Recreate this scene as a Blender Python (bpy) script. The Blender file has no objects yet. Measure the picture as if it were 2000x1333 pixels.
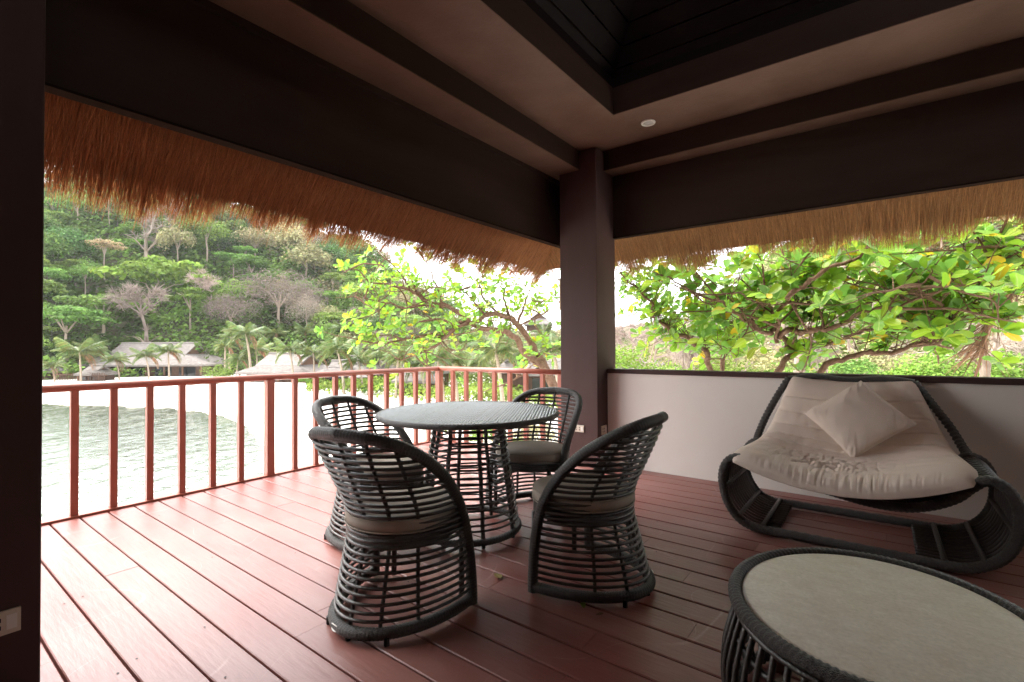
import bpy, math, random, json
import numpy as np
from mathutils import Vector, Matrix
PI = math.pi
C = bpy.context.scene.collection
scn = bpy.context.scene
rng = np.random.default_rng(7)
random.seed(7)

# ------------------------------------------------------------------ camera
cam_d = bpy.data.cameras.new('camera'); cam = bpy.data.objects.new('camera', cam_d); C.objects.link(cam)
cam_d.sensor_width = 36.0; cam_d.lens = 36 * 948.9 / 2000; cam_d.clip_start = 0.02; cam_d.clip_end = 6000
YAW, PITCH, ROLL = 0.64779, 0.013815, -0.005377
_f = Vector((-math.sin(YAW) * math.cos(PITCH), math.cos(YAW) * math.cos(PITCH), math.sin(PITCH)))
_r = Vector((math.cos(YAW), math.sin(YAW), 0)); _u = _r.cross(_f)
_r2 = _r * math.cos(ROLL) + _u * math.sin(ROLL); _u2 = -_r * math.sin(ROLL) + _u * math.cos(ROLL)
mw = Matrix((_r2, _u2, -_f)).transposed().to_4x4(); mw.translation = Vector((0, 0, 1.15))
cam.matrix_world = mw
scn.camera = cam

# ------------------------------------------------------------------ sky, sun, exposure
SUN_EL, SUN_AZ = math.radians(54), math.radians(-104)      # azimuth measured from +Y towards +X
w = bpy.data.worlds.new('World'); scn.world = w; w.use_nodes = True
nt = w.node_tree; nt.nodes.clear()
sky = nt.nodes.new('ShaderNodeTexSky'); sky.sky_type = 'NISHITA'; sky.sun_disc = False
sky.sun_elevation = SUN_EL; sky.sun_rotation = SUN_AZ; sky.air_density = 1.0; sky.dust_density = 2.0; sky.ozone_density = 1.0
hs = nt.nodes.new('ShaderNodeHueSaturation'); hs.inputs['Saturation'].default_value = 0.06; hs.inputs['Value'].default_value = 1.0
bg = nt.nodes.new('ShaderNodeBackground'); bg.inputs['Strength'].default_value = 0.15
ow = nt.nodes.new('ShaderNodeOutputWorld')
nt.links.new(sky.outputs[0], hs.inputs['Color']); nt.links.new(hs.outputs[0], bg.inputs[0]); nt.links.new(bg.outputs[0], ow.inputs[0])
sun_d = bpy.data.lights.new('sun', 'SUN'); sun_d.energy = 0.6; sun_d.angle = math.radians(38); sun_d.color = (1.0, 0.94, 0.84)
sun = bpy.data.objects.new('sun', sun_d); C.objects.link(sun)
sdir = Vector((math.sin(SUN_AZ) * math.cos(SUN_EL), math.cos(SUN_AZ) * math.cos(SUN_EL), math.sin(SUN_EL)))
sun.rotation_euler = sdir.to_track_quat('Z', 'Y').to_euler(); sun.location = (3, -3, 30)
vs = scn.view_settings
vs.view_transform = 'Standard'; vs.look = 'None'; vs.gamma = 1.0; vs.use_curve_mapping = False; vs.exposure = 2.9
scn.cycles.max_bounces = 10; scn.cycles.diffuse_bounces = 6; scn.cycles.glossy_bounces = 4
scn.cycles.transparent_max_bounces = 12; scn.cycles.use_denoising = True
scn.cycles.sample_clamp_indirect = 8.0
try: scn.cycles.denoising_input_passes = 'RGB_ALBEDO_NORMAL'
except Exception: pass

# ------------------------------------------------------------------ materials
def mat(name, col, rough=0.6, spec=0.4, col2=None, nscale=6.0, stretch=(1, 1, 1), bump=0.0, bscale=40.0, rand=0.0,
        tint=False, trans=0.0, midrib=False, scratch=False, wet=False, metallic=0.0, bstretch=None, coords='Object', fine=0.0, hue=0.0):
    m = bpy.data.materials.new(name); m.use_nodes = True
    t = m.node_tree; n = t.nodes; L = t.links; n.clear()
    out = n.new('ShaderNodeOutputMaterial'); b = n.new('ShaderNodeBsdfPrincipled')
    b.inputs['Roughness'].default_value = rough; b.inputs['Specular IOR Level'].default_value = spec; b.inputs['Metallic'].default_value = metallic
    tc = n.new('ShaderNodeTexCoord')
    src = None
    c1 = n.new('ShaderNodeRGB'); c1.outputs[0].default_value = (*col, 1); src = c1.outputs[0]
    if col2 is not None:
        mp = n.new('ShaderNodeMapping'); mp.inputs['Scale'].default_value = stretch
        L.new(tc.outputs[coords], mp.inputs['Vector'])
        nz = n.new('ShaderNodeTexNoise'); nz.inputs['Scale'].default_value = nscale; nz.inputs['Detail'].default_value = 6; nz.inputs['Roughness'].default_value = 0.6
        L.new(mp.outputs[0], nz.inputs['Vector'])
        rp = n.new('ShaderNodeValToRGB'); rp.color_ramp.elements[0].position = 0.33; rp.color_ramp.elements[1].position = 0.67
        rp.color_ramp.elements[0].color = (*col, 1); rp.color_ramp.elements[1].color = (*col2, 1)
        L.new(nz.outputs['Fac'], rp.inputs[0]); src = rp.outputs[0]
    if rand > 0 or hue > 0:
        oi = n.new('ShaderNodeObjectInfo')
        h = n.new('ShaderNodeHueSaturation')
        mr = n.new('ShaderNodeMapRange'); mr.inputs['To Min'].default_value = 1 - rand; mr.inputs['To Max'].default_value = 1 + rand
        L.new(oi.outputs['Random'], mr.inputs['Value']); L.new(mr.outputs[0], h.inputs['Value'])
        if hue > 0:
            ml = n.new('ShaderNodeMath'); ml.operation = 'MULTIPLY'; ml.inputs[1].default_value = 7.31; L.new(oi.outputs['Random'], ml.inputs[0])
            fr = n.new('ShaderNodeMath'); fr.operation = 'FRACT'; L.new(ml.outputs[0], fr.inputs[0])
            m2 = n.new('ShaderNodeMapRange'); m2.inputs['To Min'].default_value = 0.5 - hue; m2.inputs['To Max'].default_value = 0.5 + hue
            L.new(fr.outputs[0], m2.inputs['Value']); L.new(m2.outputs[0], h.inputs['Hue'])
        L.new(src, h.inputs['Color']); src = h.outputs[0]
    if tint:
        at = n.new('ShaderNodeAttribute'); at.attribute_name = 'tint'
        mx = n.new('ShaderNodeMix'); mx.data_type = 'RGBA'; mx.blend_type = 'MULTIPLY'; mx.inputs[0].default_value = 1.0
        L.new(src, mx.inputs[6]); L.new(at.outputs['Color'], mx.inputs[7]); src = mx.outputs[2]
    if scratch:   # thin pale scuff lines and a few darker stains
        for sc_, wd_, cc_, am_, sd_ in ((0.9, 0.0035, (0.55, 0.36, 0.31, 1), 0.45, 3.0), (1.7, 0.0030, (0.52, 0.34, 0.30, 1), 0.35, 11.0)):
            mp3 = n.new('ShaderNodeMapping'); mp3.inputs['Location'].default_value = (sd_, sd_ * 2, 0); L.new(tc.outputs[coords], mp3.inputs['Vector'])
            ns = n.new('ShaderNodeTexNoise'); ns.inputs['Scale'].default_value = sc_; ns.inputs['Detail'].default_value = 1.0; L.new(mp3.outputs[0], ns.inputs['Vector'])
            su = n.new('ShaderNodeMath'); su.operation = 'SUBTRACT'; su.inputs[1].default_value = 0.5; L.new(ns.outputs['Fac'], su.inputs[0])
            ab = n.new('ShaderNodeMath'); ab.operation = 'ABSOLUTE'; L.new(su.outputs[0], ab.inputs[0])
            mr = n.new('ShaderNodeMapRange'); mr.inputs['From Max'].default_value = wd_; mr.inputs['To Min'].default_value = am_; mr.inputs['To Max'].default_value = 0.0; L.new(ab.outputs[0], mr.inputs['Value'])
            n2 = n.new('ShaderNodeTexNoise'); n2.inputs['Scale'].default_value = 2.3; L.new(mp3.outputs[0], n2.inputs['Vector'])
            m2_ = n.new('ShaderNodeMapRange'); m2_.inputs['From Min'].default_value = 0.5; m2_.inputs['From Max'].default_value = 0.62; L.new(n2.outputs['Fac'], m2_.inputs['Value'])
            mm = n.new('ShaderNodeMath'); mm.operation = 'MULTIPLY'; L.new(mr.outputs[0], mm.inputs[0]); L.new(m2_.outputs[0], mm.inputs[1])
            mx = n.new('ShaderNodeMix'); mx.data_type = 'RGBA'; L.new(mm.outputs[0], mx.inputs[0]); L.new(src, mx.inputs[6]); mx.inputs[7].default_value = cc_; src = mx.outputs[2]
    if wet:   # damp sand at the water line
        ge = n.new('ShaderNodeSeparateXYZ'); L.new(tc.outputs['Object'], ge.inputs[0])
        mr = n.new('ShaderNodeMapRange'); mr.inputs['From Min'].default_value = -4.05; mr.inputs['From Max'].default_value = -3.78; mr.inputs['To Min'].default_value = 1.0; mr.inputs['To Max'].default_value = 0.0; L.new(ge.outputs['Z'], mr.inputs['Value'])
        mx = n.new('ShaderNodeMix'); mx.data_type = 'RGBA'; L.new(mr.outputs[0], mx.inputs[0]); L.new(src, mx.inputs[6]); mx.inputs[7].default_value = (0.36, 0.32, 0.255, 1); src = mx.outputs[2]
    if midrib:   # pale midrib and faint blotches along the blade
        sx = n.new('ShaderNodeSeparateXYZ'); L.new(tc.outputs['Object'], sx.inputs[0])
        ab = n.new('ShaderNodeMath'); ab.operation = 'ABSOLUTE'; L.new(sx.outputs['Y'], ab.inputs[0])
        mr = n.new('ShaderNodeMapRange'); mr.inputs['From Min'].default_value = 0.008; mr.inputs['From Max'].default_value = 0.035; mr.inputs['To Min'].default_value = 0.55; mr.inputs['To Max'].default_value = 0.0
        L.new(ab.outputs[0], mr.inputs['Value'])
        wv = n.new('ShaderNodeTexWave'); wv.inputs['Scale'].default_value = 3.2; wv.inputs['Distortion'].default_value = 1.5; L.new(tc.outputs['Object'], wv.inputs['Vector'])
        m3 = n.new('ShaderNodeMath'); m3.operation = 'MULTIPLY_ADD'; m3.inputs[1].default_value = 0.10; L.new(wv.outputs['Fac'], m3.inputs[0]); L.new(mr.outputs[0], m3.inputs[2])
        mx = n.new('ShaderNodeMix'); mx.data_type = 'RGBA'; L.new(m3.outputs[0], mx.inputs[0]); L.new(src, mx.inputs[6]); mx.inputs[7].default_value = (0.45, 0.55, 0.16, 1); src = mx.outputs[2]
    if fine > 0:
        nf = n.new('ShaderNodeTexNoise'); nf.inputs['Scale'].default_value = 90; nf.inputs['Detail'].default_value = 4
        L.new(tc.outputs[coords], nf.inputs['Vector'])
        mr = n.new('ShaderNodeMapRange'); mr.inputs['To Min'].default_value = 1 - fine; mr.inputs['To Max'].default_value = 1 + fine
        L.new(nf.outputs['Fac'], mr.inputs['Value'])
        h = n.new('ShaderNodeHueSaturation'); L.new(mr.outputs[0], h.inputs['Value']); L.new(src, h.inputs['Color']); src = h.outputs[0]
    L.new(src, b.inputs['Base Color'])
    sh = b.outputs[0]
    if bump > 0:
        mp2 = n.new('ShaderNodeMapping'); mp2.inputs['Scale'].default_value = bstretch or (1, 1, 1)
        L.new(tc.outputs[coords], mp2.inputs['Vector'])
        nb = n.new('ShaderNodeTexNoise'); nb.inputs['Scale'].default_value = bscale; nb.inputs['Detail'].default_value = 5
        L.new(mp2.outputs[0], nb.inputs['Vector'])
        bp = n.new('ShaderNodeBump'); bp.inputs['Strength'].default_value = bump; bp.inputs['Distance'].default_value = 0.02
        L.new(nb.outputs['Fac'], bp.inputs['Height']); L.new(bp.outputs[0], b.inputs['Normal'])
    if trans > 0:
        tr = n.new('ShaderNodeBsdfTranslucent'); L.new(src, tr.inputs['Color'])
        ms = n.new('ShaderNodeMixShader'); ms.inputs[0].default_value = trans
        L.new(sh, ms.inputs[1]); L.new(tr.outputs[0], ms.inputs[2]); sh = ms.outputs[0]
    L.new(sh, out.inputs['Surface'])
    return m

M = {}
M['plank'] = mat('plank_paint', (0.225, 0.056, 0.044), 0.38, 0.6, (0.310, 0.145, 0.124), 1.4, (0.6, 1.5, 1), 0.10, 50, rand=0.07, bstretch=(0.15, 1, 1), coords='Object', fine=0.10, scratch=True)
M['subfloor'] = mat('dark_joist', (0.05, 0.02, 0.018), 0.8)
M['rail'] = mat('red_brown_rail_paint', (0.31, 0.088, 0.056), 0.4, 0.5, (0.37, 0.12, 0.08), 5, (1, 1, 1), 0.12, 60, fine=0.06)
M['column'] = mat('plum_brown_paint', (0.060, 0.032, 0.029), 0.6, 0.22, (0.078, 0.043, 0.039), 3, (1, 1, 0.2), 0.06, 150, bstretch=(1, 1, 4))
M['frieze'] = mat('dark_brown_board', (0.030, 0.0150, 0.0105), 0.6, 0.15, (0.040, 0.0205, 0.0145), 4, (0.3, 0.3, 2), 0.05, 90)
M['beam'] = mat('lit_underside_brown', (0.098, 0.051, 0.033), 0.6, 0.2, (0.140, 0.079, 0.055), 2.4, (1, 1, 1), 0.12, 60)  # paler brown for undersides only; light from the floor is mixed into it
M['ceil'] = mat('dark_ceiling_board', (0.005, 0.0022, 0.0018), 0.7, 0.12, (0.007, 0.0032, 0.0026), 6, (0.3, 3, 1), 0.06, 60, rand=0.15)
M['wallpaint'] = mat('warm_white_wall_paint', (0.82, 0.75, 0.685), 0.5, 0.4, (0.86, 0.80, 0.745), 1.3, (1, 1, 1), 0.07, 120)
M['house'] = mat('dim_house_wall', (0.26, 0.22, 0.195), 0.8)
M['rattan'] = mat('black_brown_rattan', (0.022, 0.018, 0.016), 0.30, 0.8, (0.045, 0.037, 0.032), 30, (1, 1, 1), 0.25, 160)
M['braid'] = mat('dark_braided_rattan', (0.016, 0.013, 0.012), 0.32, 0.8, (0.075, 0.066, 0.058), 150, (1, 1, 1), 0.7, 300)
M['weave'] = mat('sky_sheen_woven_top', (0.185, 0.215, 0.26), 0.26, 0.9, (0.265, 0.30, 0.35), 80, (1, 1, 1), 0.3, 240)  # black rattan; the sky sheen is put into this blue-grey base colour
M['seatpad'] = mat('taupe_seat_fabric', (0.36, 0.315, 0.265), 0.85, 0.15, (0.40, 0.35, 0.30), 5, (1, 1, 1), 0.12, 400)
M['mattress'] = mat('beige_mattress_fabric', (0.67, 0.555, 0.475), 0.9, 0.12, (0.72, 0.60, 0.515), 4, (1, 1, 1), 0.15, 420)
M['pillow'] = mat('beige_pillow_fabric', (0.62, 0.505, 0.43), 0.9, 0.12, (0.66, 0.54, 0.46), 5, (1, 1, 1), 0.15, 420)
M['stone'] = mat('pale_travertine', (0.76, 0.675, 0.585), 0.34, 0.55, (0.86, 0.79, 0.715), 16, (1.0, 1.7, 1), 0.05, 60, fine=0.22)
M['plastic'] = mat('ivory_plastic', (0.62, 0.55, 0.45), 0.4, 0.5)
M['white'] = mat('white_metal', (0.75, 0.73, 0.68), 0.35, 0.5)
M['trim'] = mat('matt_dark_trim', (0.02, 0.012, 0.009), 1.0, 0.0)
M['hole'] = mat('socket_hole', (0.01, 0.01, 0.01), 0.6)
M['lens'] = mat('frosted_lamp_lens', (0.42, 0.41, 0.38), 0.35, 0.5, None, bump=0.3, bscale=90)
M['sconce'] = mat('tan_lamp_shade', (0.50, 0.36, 0.22), 0.7, 0.2)
M['straw'] = mat('reddish_thatch_straw', (0.34, 0.148, 0.058), 0.75, 0.2, None, tint=True, trans=0.22)
M['straw2'] = mat('golden_thatch_straw', (0.33, 0.160, 0.062), 0.75, 0.2, None, tint=True, trans=0.22)
M['thatchbase'] = mat('packed_thatch', (0.16, 0.07, 0.03), 0.9, 0.1, (0.26, 0.12, 0.05), 30, (1, 1, 1), 0.8, 120)
M['sand'] = mat('white_beach_sand', (0.74, 0.70, 0.64), 0.95, 0.1, (0.80, 0.765, 0.71), 0.3, (1, 1, 1), 0.3, 3, wet=True)
M['hill'] = mat('hillside_earth', (0.05, 0.06, 0.03), 0.95, 0.05, (0.13, 0.11, 0.07), 0.08, (1, 1, 1))
M['leafobj'] = mat('glossy_green_leaf', (0.25, 0.41, 0.032), 0.30, 0.5, None, tint=True, trans=0.55, rand=0.22, hue=0.022, midrib=True)
M['leafstuff'] = mat('green_leaf_mass', (0.25, 0.41, 0.032), 0.34, 0.45, None, tint=True, trans=0.58)
M['bark'] = mat('brown_branch_bark', (0.12, 0.066, 0.044), 0.9, 0.1, (0.21, 0.130, 0.092), 14, (1, 1, 1), 0.6, 60)
M['palebark'] = mat('pale_grey_bark', (0.20, 0.15, 0.115), 0.9, 0.1, (0.30, 0.235, 0.19), 10, (1, 1, 1), 0.6, 50)
M['farbark'] = mat('far_pale_trunk', (0.34, 0.27, 0.215), 0.95, 0.05, rand=0.2)
def crownmat(name, c, tr=0.25): return mat(name, c, 0.8, 0.15, None, tint=True, trans=tr, rand=0.34, hue=0.022)
M['cr_dark'] = crownmat('dark_forest_foliage', (0.092, 0.158, 0.044))
M['cr_mid'] = crownmat('mid_green_foliage', (0.145, 0.230, 0.050))
M['cr_bright'] = crownmat('bright_green_foliage', (0.185, 0.285, 0.048))
M['cr_dry'] = crownmat('dry_olive_foliage', (0.30, 0.28, 0.14))
M['cr_grey'] = crownmat('leafless_twig_grey', (0.36, 0.29, 0.25), 0.1)
M['cr_tan'] = crownmat('tan_blossom_foliage', (0.36, 0.27, 0.16))
M['frond'] = mat('palm_frond_green', (0.125, 0.165, 0.050), 0.5, 0.35, None, tint=True, trans=0.3, rand=0.25, hue=0.02)
M['dryfrond'] = mat('dry_palm_frond', (0.26, 0.15, 0.095), 0.8, 0.15, None, tint=True, trans=0.15, rand=0.2)
M['palmtrunk'] = mat('palm_trunk_bark', (0.30, 0.235, 0.18), 0.9, 0.1, (0.40, 0.32, 0.25), 3, (1, 1, 6))
M['roof'] = mat('grey_weathered_thatch', (0.150, 0.132, 0.122), 0.95, 0.05, (0.24, 0.215, 0.20), 2.2, (1, 1, 3), 0.6, 12, rand=0.12)
M['gable'] = mat('brown_gable_board', (0.13, 0.075, 0.05), 0.85, 0.1, (0.17, 0.10, 0.07), 2, (4, 4, 1))
M['hutwall'] = mat('dark_timber_wall', (0.075, 0.045, 0.034), 0.85, 0.1, (0.11, 0.068, 0.05), 2, (4, 4, 1))
M['glass'] = mat('dark_window_glass', (0.015, 0.018, 0.02), 0.12, 0.6)
M['metal'] = mat('galvanised_strip', (0.5, 0.5, 0.5), 0.4, 0.5)

def water_mat():
    m = bpy.data.materials.new('clear_green_sea_water'); m.use_nodes = True
    t = m.node_tree; n = t.nodes; L = t.links; n.clear()
    out = n.new('ShaderNodeOutputMaterial')
    tc = n.new('ShaderNodeTexCoord'); mp = n.new('ShaderNodeMapping'); mp.inputs['Scale'].default_value = (1, 1, 1)
    L.new(tc.outputs['Object'], mp.inputs[0])
    nb = n.new('ShaderNodeTexNoise'); nb.inputs['Scale'].default_value = 2.6; nb.inputs['Detail'].default_value = 7; nb.inputs['Roughness'].default_value = 0.62
    L.new(mp.outputs[0], nb.inputs['Vector'])
    bp = n.new('ShaderNodeBump'); bp.inputs['Strength'].default_value = 0.6; bp.inputs['Distance'].default_value = 0.08
    L.new(nb.outputs['Fac'], bp.inputs['Height'])
    fr = n.new('ShaderNodeFresnel'); fr.inputs['IOR'].default_value = 1.33; L.new(bp.outputs[0], fr.inputs['Normal'])
    gl = n.new('ShaderNodeBsdfGlossy'); gl.inputs['Roughness'].default_value = 0.08; gl.inputs['Color'].default_value = (0.62, 0.66, 0.62, 1); L.new(bp.outputs[0], gl.inputs['Normal'])
    tr = n.new('ShaderNodeBsdfTransparent'); tr.inputs['Color'].default_value = (0.50, 0.68, 0.56, 1)
    df = n.new('ShaderNodeBsdfDiffuse'); df.inputs['Color'].default_value = (0.058, 0.080, 0.058, 1); L.new(bp.outputs[0], df.inputs['Normal'])
    m1 = n.new('ShaderNodeMixShader'); m1.inputs[0].default_value = 0.95; L.new(tr.outputs[0], m1.inputs[1]); L.new(df.outputs[0], m1.inputs[2])
    m2 = n.new('ShaderNodeMixShader'); L.new(fr.outputs[0], m2.inputs[0]); L.new(m1.outputs[0], m2.inputs[1]); L.new(gl.outputs[0], m2.inputs[2])
    L.new(m2.outputs[0], out.inputs['Surface'])
    return m
M['water'] = water_mat()

# ------------------------------------------------------------------ mesh helpers
class MB:
    """collects vertices and faces; build() links them as one mesh object"""
    def __init__(s): s.v = []; s.f3 = []; s.f4 = []; s.n = 0; s.t3 = []; s.t4 = []; s.poly = []
    def add(s, v, quads=None, tris=None, tint=None):
        v = np.asarray(v, float).reshape(-1, 3)
        if quads is not None and len(quads):
            q = np.asarray(quads, int).reshape(-1, 4) + s.n; s.f4.append(q)
            s.t4.append(np.broadcast_to(np.ones(3) if tint is None else np.asarray(tint, float), (len(q), 3)))
        if tris is not None and len(tris):
            q = np.asarray(tris, int).reshape(-1, 3) + s.n; s.f3.append(q)
            s.t3.append(np.broadcast_to(np.ones(3) if tint is None else np.asarray(tint, float), (len(q), 3)))
        s.v.append(v); s.n += len(v); return s
    def box(s, x0, x1, y0, y1, z0, z1):
        v = [(x, y, z) for z in (z0, z1) for y in (y0, y1) for x in (x0, x1)]
        return s.add(v, [(0, 2, 3, 1), (4, 5, 7, 6), (0, 1, 5, 4), (2, 6, 7, 3), (0, 4, 6, 2), (1, 3, 7, 5)])
    def prism(s, quad_bottom, quad_top):
        return s.add(list(quad_bottom) + list(quad_top), [(0, 3, 2, 1), (4, 5, 6, 7), (0, 1, 5, 4), (1, 2, 6, 5), (2, 3, 7, 6), (3, 0, 4, 7)])
    def tube(s, P, r, n=8, closed=False, braid=None, cap=True, tint=None, squash=None):
        P = np.asarray(P, float); m = len(P); r = np.broadcast_to(np.asarray(r, float), (m,))
        T = np.roll(P, -1, 0) - np.roll(P, 1, 0)
        if not closed: T[0] = P[1] - P[0]; T[-1] = P[-1] - P[-2]
        T /= np.linalg.norm(T, axis=1)[:, None] + 1e-12
        a = np.array([0, 0, 1.0]) if abs(T[0][2]) < 0.9 else np.array([1.0, 0, 0])
        N = np.zeros_like(P); u = a - T[0] * (a @ T[0]); u /= np.linalg.norm(u); N[0] = u
        for i in range(1, m):
            u = u - T[i] * (u @ T[i]); u /= np.linalg.norm(u) + 1e-12; N[i] = u
        B = np.cross(T, N)
        if closed:
            un = N[-1] - T[0] * (N[-1] @ T[0]); ang = math.atan2(un @ B[0], un @ N[0])
            k = -ang * np.arange(m) / m; N, B = N * np.cos(k)[:, None] + B * np.sin(k)[:, None], B * np.cos(k)[:, None] - N * np.sin(k)[:, None]
        th = np.linspace(0, 2 * PI, n, endpoint=False)
        R = np.repeat(r[:, None], n, 1)
        if braid:
            sl = np.concatenate([[0], np.cumsum(np.linalg.norm(np.diff(P, axis=0), axis=1))])
            ph = 2 * PI * sl[:, None] / braid[0]
            R = R * (1 + braid[1] * np.sin(ph + np.where(np.sin(2 * th) > 0, 1, -1)[None, :] * 2.2 * np.sin(th)[None, :] + 2 * th[None, :] * (len(braid) > 2)))
        V = P[:, None, :] + R[:, :, None] * (np.cos(th)[None, :, None] * N[:, None, :] + np.sin(th)[None, :, None] * B[:, None, :])
        mm = m if closed else m - 1
        i = np.arange(mm)[:, None]; j = np.arange(n)[None, :]
        i2 = (i + 1) % m; j2 = (j + 1) % n
        q = np.stack([i * n + j, i * n + j2, i2 * n + j2, i2 * n + j], -1).reshape(-1, 4)
        V = V.reshape(-1, 3)
        tr = []
        if cap and not closed:
            V = np.concatenate([V, P[:1], P[-1:]]); c0, c1 = m * n, m * n + 1
            tr = [(c0, (k + 1) % n, k) for k in range(n)] + [(c1, (m - 1) * n + k, (m - 1) * n + (k + 1) % n) for k in range(n)]
        return s.add(V, q, tr, tint)
    def mesh(s, name, material, smooth=False):
        me = bpy.data.meshes.new(name)
        v = np.concatenate(s.v); f3 = np.concatenate(s.f3) if s.f3 else np.zeros((0, 3), int); f4 = np.concatenate(s.f4) if s.f4 else np.zeros((0, 4), int)
        me.vertices.add(len(v)); me.vertices.foreach_set('co', v.astype(np.float32).ravel())
        nl = len(f3) * 3 + len(f4) * 4; me.loops.add(nl); me.loops.foreach_set('vertex_index', np.concatenate([f3.ravel(), f4.ravel()]).astype(np.int32))
        npoly = len(f3) + len(f4); me.polygons.add(npoly)
        st = np.concatenate([np.arange(len(f3)) * 3, len(f3) * 3 + np.arange(len(f4)) * 4]).astype(np.int32)
        me.polygons.foreach_set('loop_start', st)
        try: me.polygons.foreach_set('loop_total', np.concatenate([np.full(len(f3), 3), np.full(len(f4), 4)]).astype(np.int32))
        except Exception: pass
        me.update(calc_edges=True); me.validate()
        me.polygons.foreach_set('use_smooth', np.full(len(me.polygons), bool(smooth)))
        t = np.concatenate([np.concatenate(s.t3) if s.t3 else np.zeros((0, 3)), np.concatenate(s.t4) if s.t4 else np.zeros((0, 3))])
        if len(t) == len(me.polygons):
            a = me.attributes.new('tint', 'FLOAT_COLOR', 'FACE')
            a.data.foreach_set('color', np.concatenate([t, np.ones((len(t), 1))], 1).astype(np.float32).ravel())
        me.materials.append(material)
        return me
    def build(s, name, material, parent=None, smooth=False, bevel=0):
        o = bpy.data.objects.new(name, s.mesh(name, material, smooth)); C.objects.link(o)
        if parent is not None: o.parent = parent
        if bevel:
            md = o.modifiers.new('bevel', 'BEVEL'); md.width = bevel; md.segments = 2; md.limit_method = 'ANGLE'
        return o
def tag(o, label=None, cat=None, group=None, kind=None):
    for k, v in (('label', label), ('category', cat), ('group', group), ('kind', kind)):
        if v: o[k] = v
    return o
def empty(name, loc=(0, 0, 0), rz=0, **kw):
    o = bpy.data.objects.new(name, None); C.objects.link(o); o.location = loc; o.rotation_euler = (0, 0, rz); o.empty_display_size = 0.1
    return tag(o, **kw)
def inst(name, me, parent=None, loc=(0, 0, 0), rot=(0, 0, 0), sc=(1, 1, 1), mw_=None):
    o = bpy.data.objects.new(name, me); C.objects.link(o)
    if parent is not None: o.parent = parent
    if mw_ is not None: o.matrix_basis = mw_
    else: o.location = loc; o.rotation_euler = rot; o.scale = sc
    return o
def copy_tree(o, parent=None):
    c = o.copy(); C.objects.link(c); c.parent = parent
    for ch in o.children: copy_tree(ch, c)
    return c
def spline(P, n):
    P = np.asarray(P, float); Q = np.concatenate([[2 * P[0] - P[1]], P, [2 * P[-1] - P[-2]]]); m = len(P) - 1
    t = np.linspace(0, m - 1e-9, n); i = t.astype(int); f = (t - i)[:, None]
    a, b, c, d = Q[i], Q[i + 1], Q[i + 2], Q[i + 3]
    return 0.5 * (2 * b + (c - a) * f + (2 * a - 5 * b + 4 * c - d) * f ** 2 + (3 * b - a - 3 * c + d) * f ** 3)
def vnoise(x, y, seed=0):
    """smooth 2-D value noise on arrays"""
    g = np.random.default_rng(seed).random((64, 64)); xi = np.floor(x).astype(int); yi = np.floor(y).astype(int)
    fx = x - xi; fy = y - yi; fx = fx * fx * (3 - 2 * fx); fy = fy * fy * (3 - 2 * fy)
    a = g[xi % 64, yi % 64]; b = g[(xi + 1) % 64, yi % 64]; c = g[xi % 64, (yi + 1) % 64]; d = g[(xi + 1) % 64, (yi + 1) % 64]
    return (a * (1 - fx) + b * fx) * (1 - fy) + (c * (1 - fx) + d * fx) * fy

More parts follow.
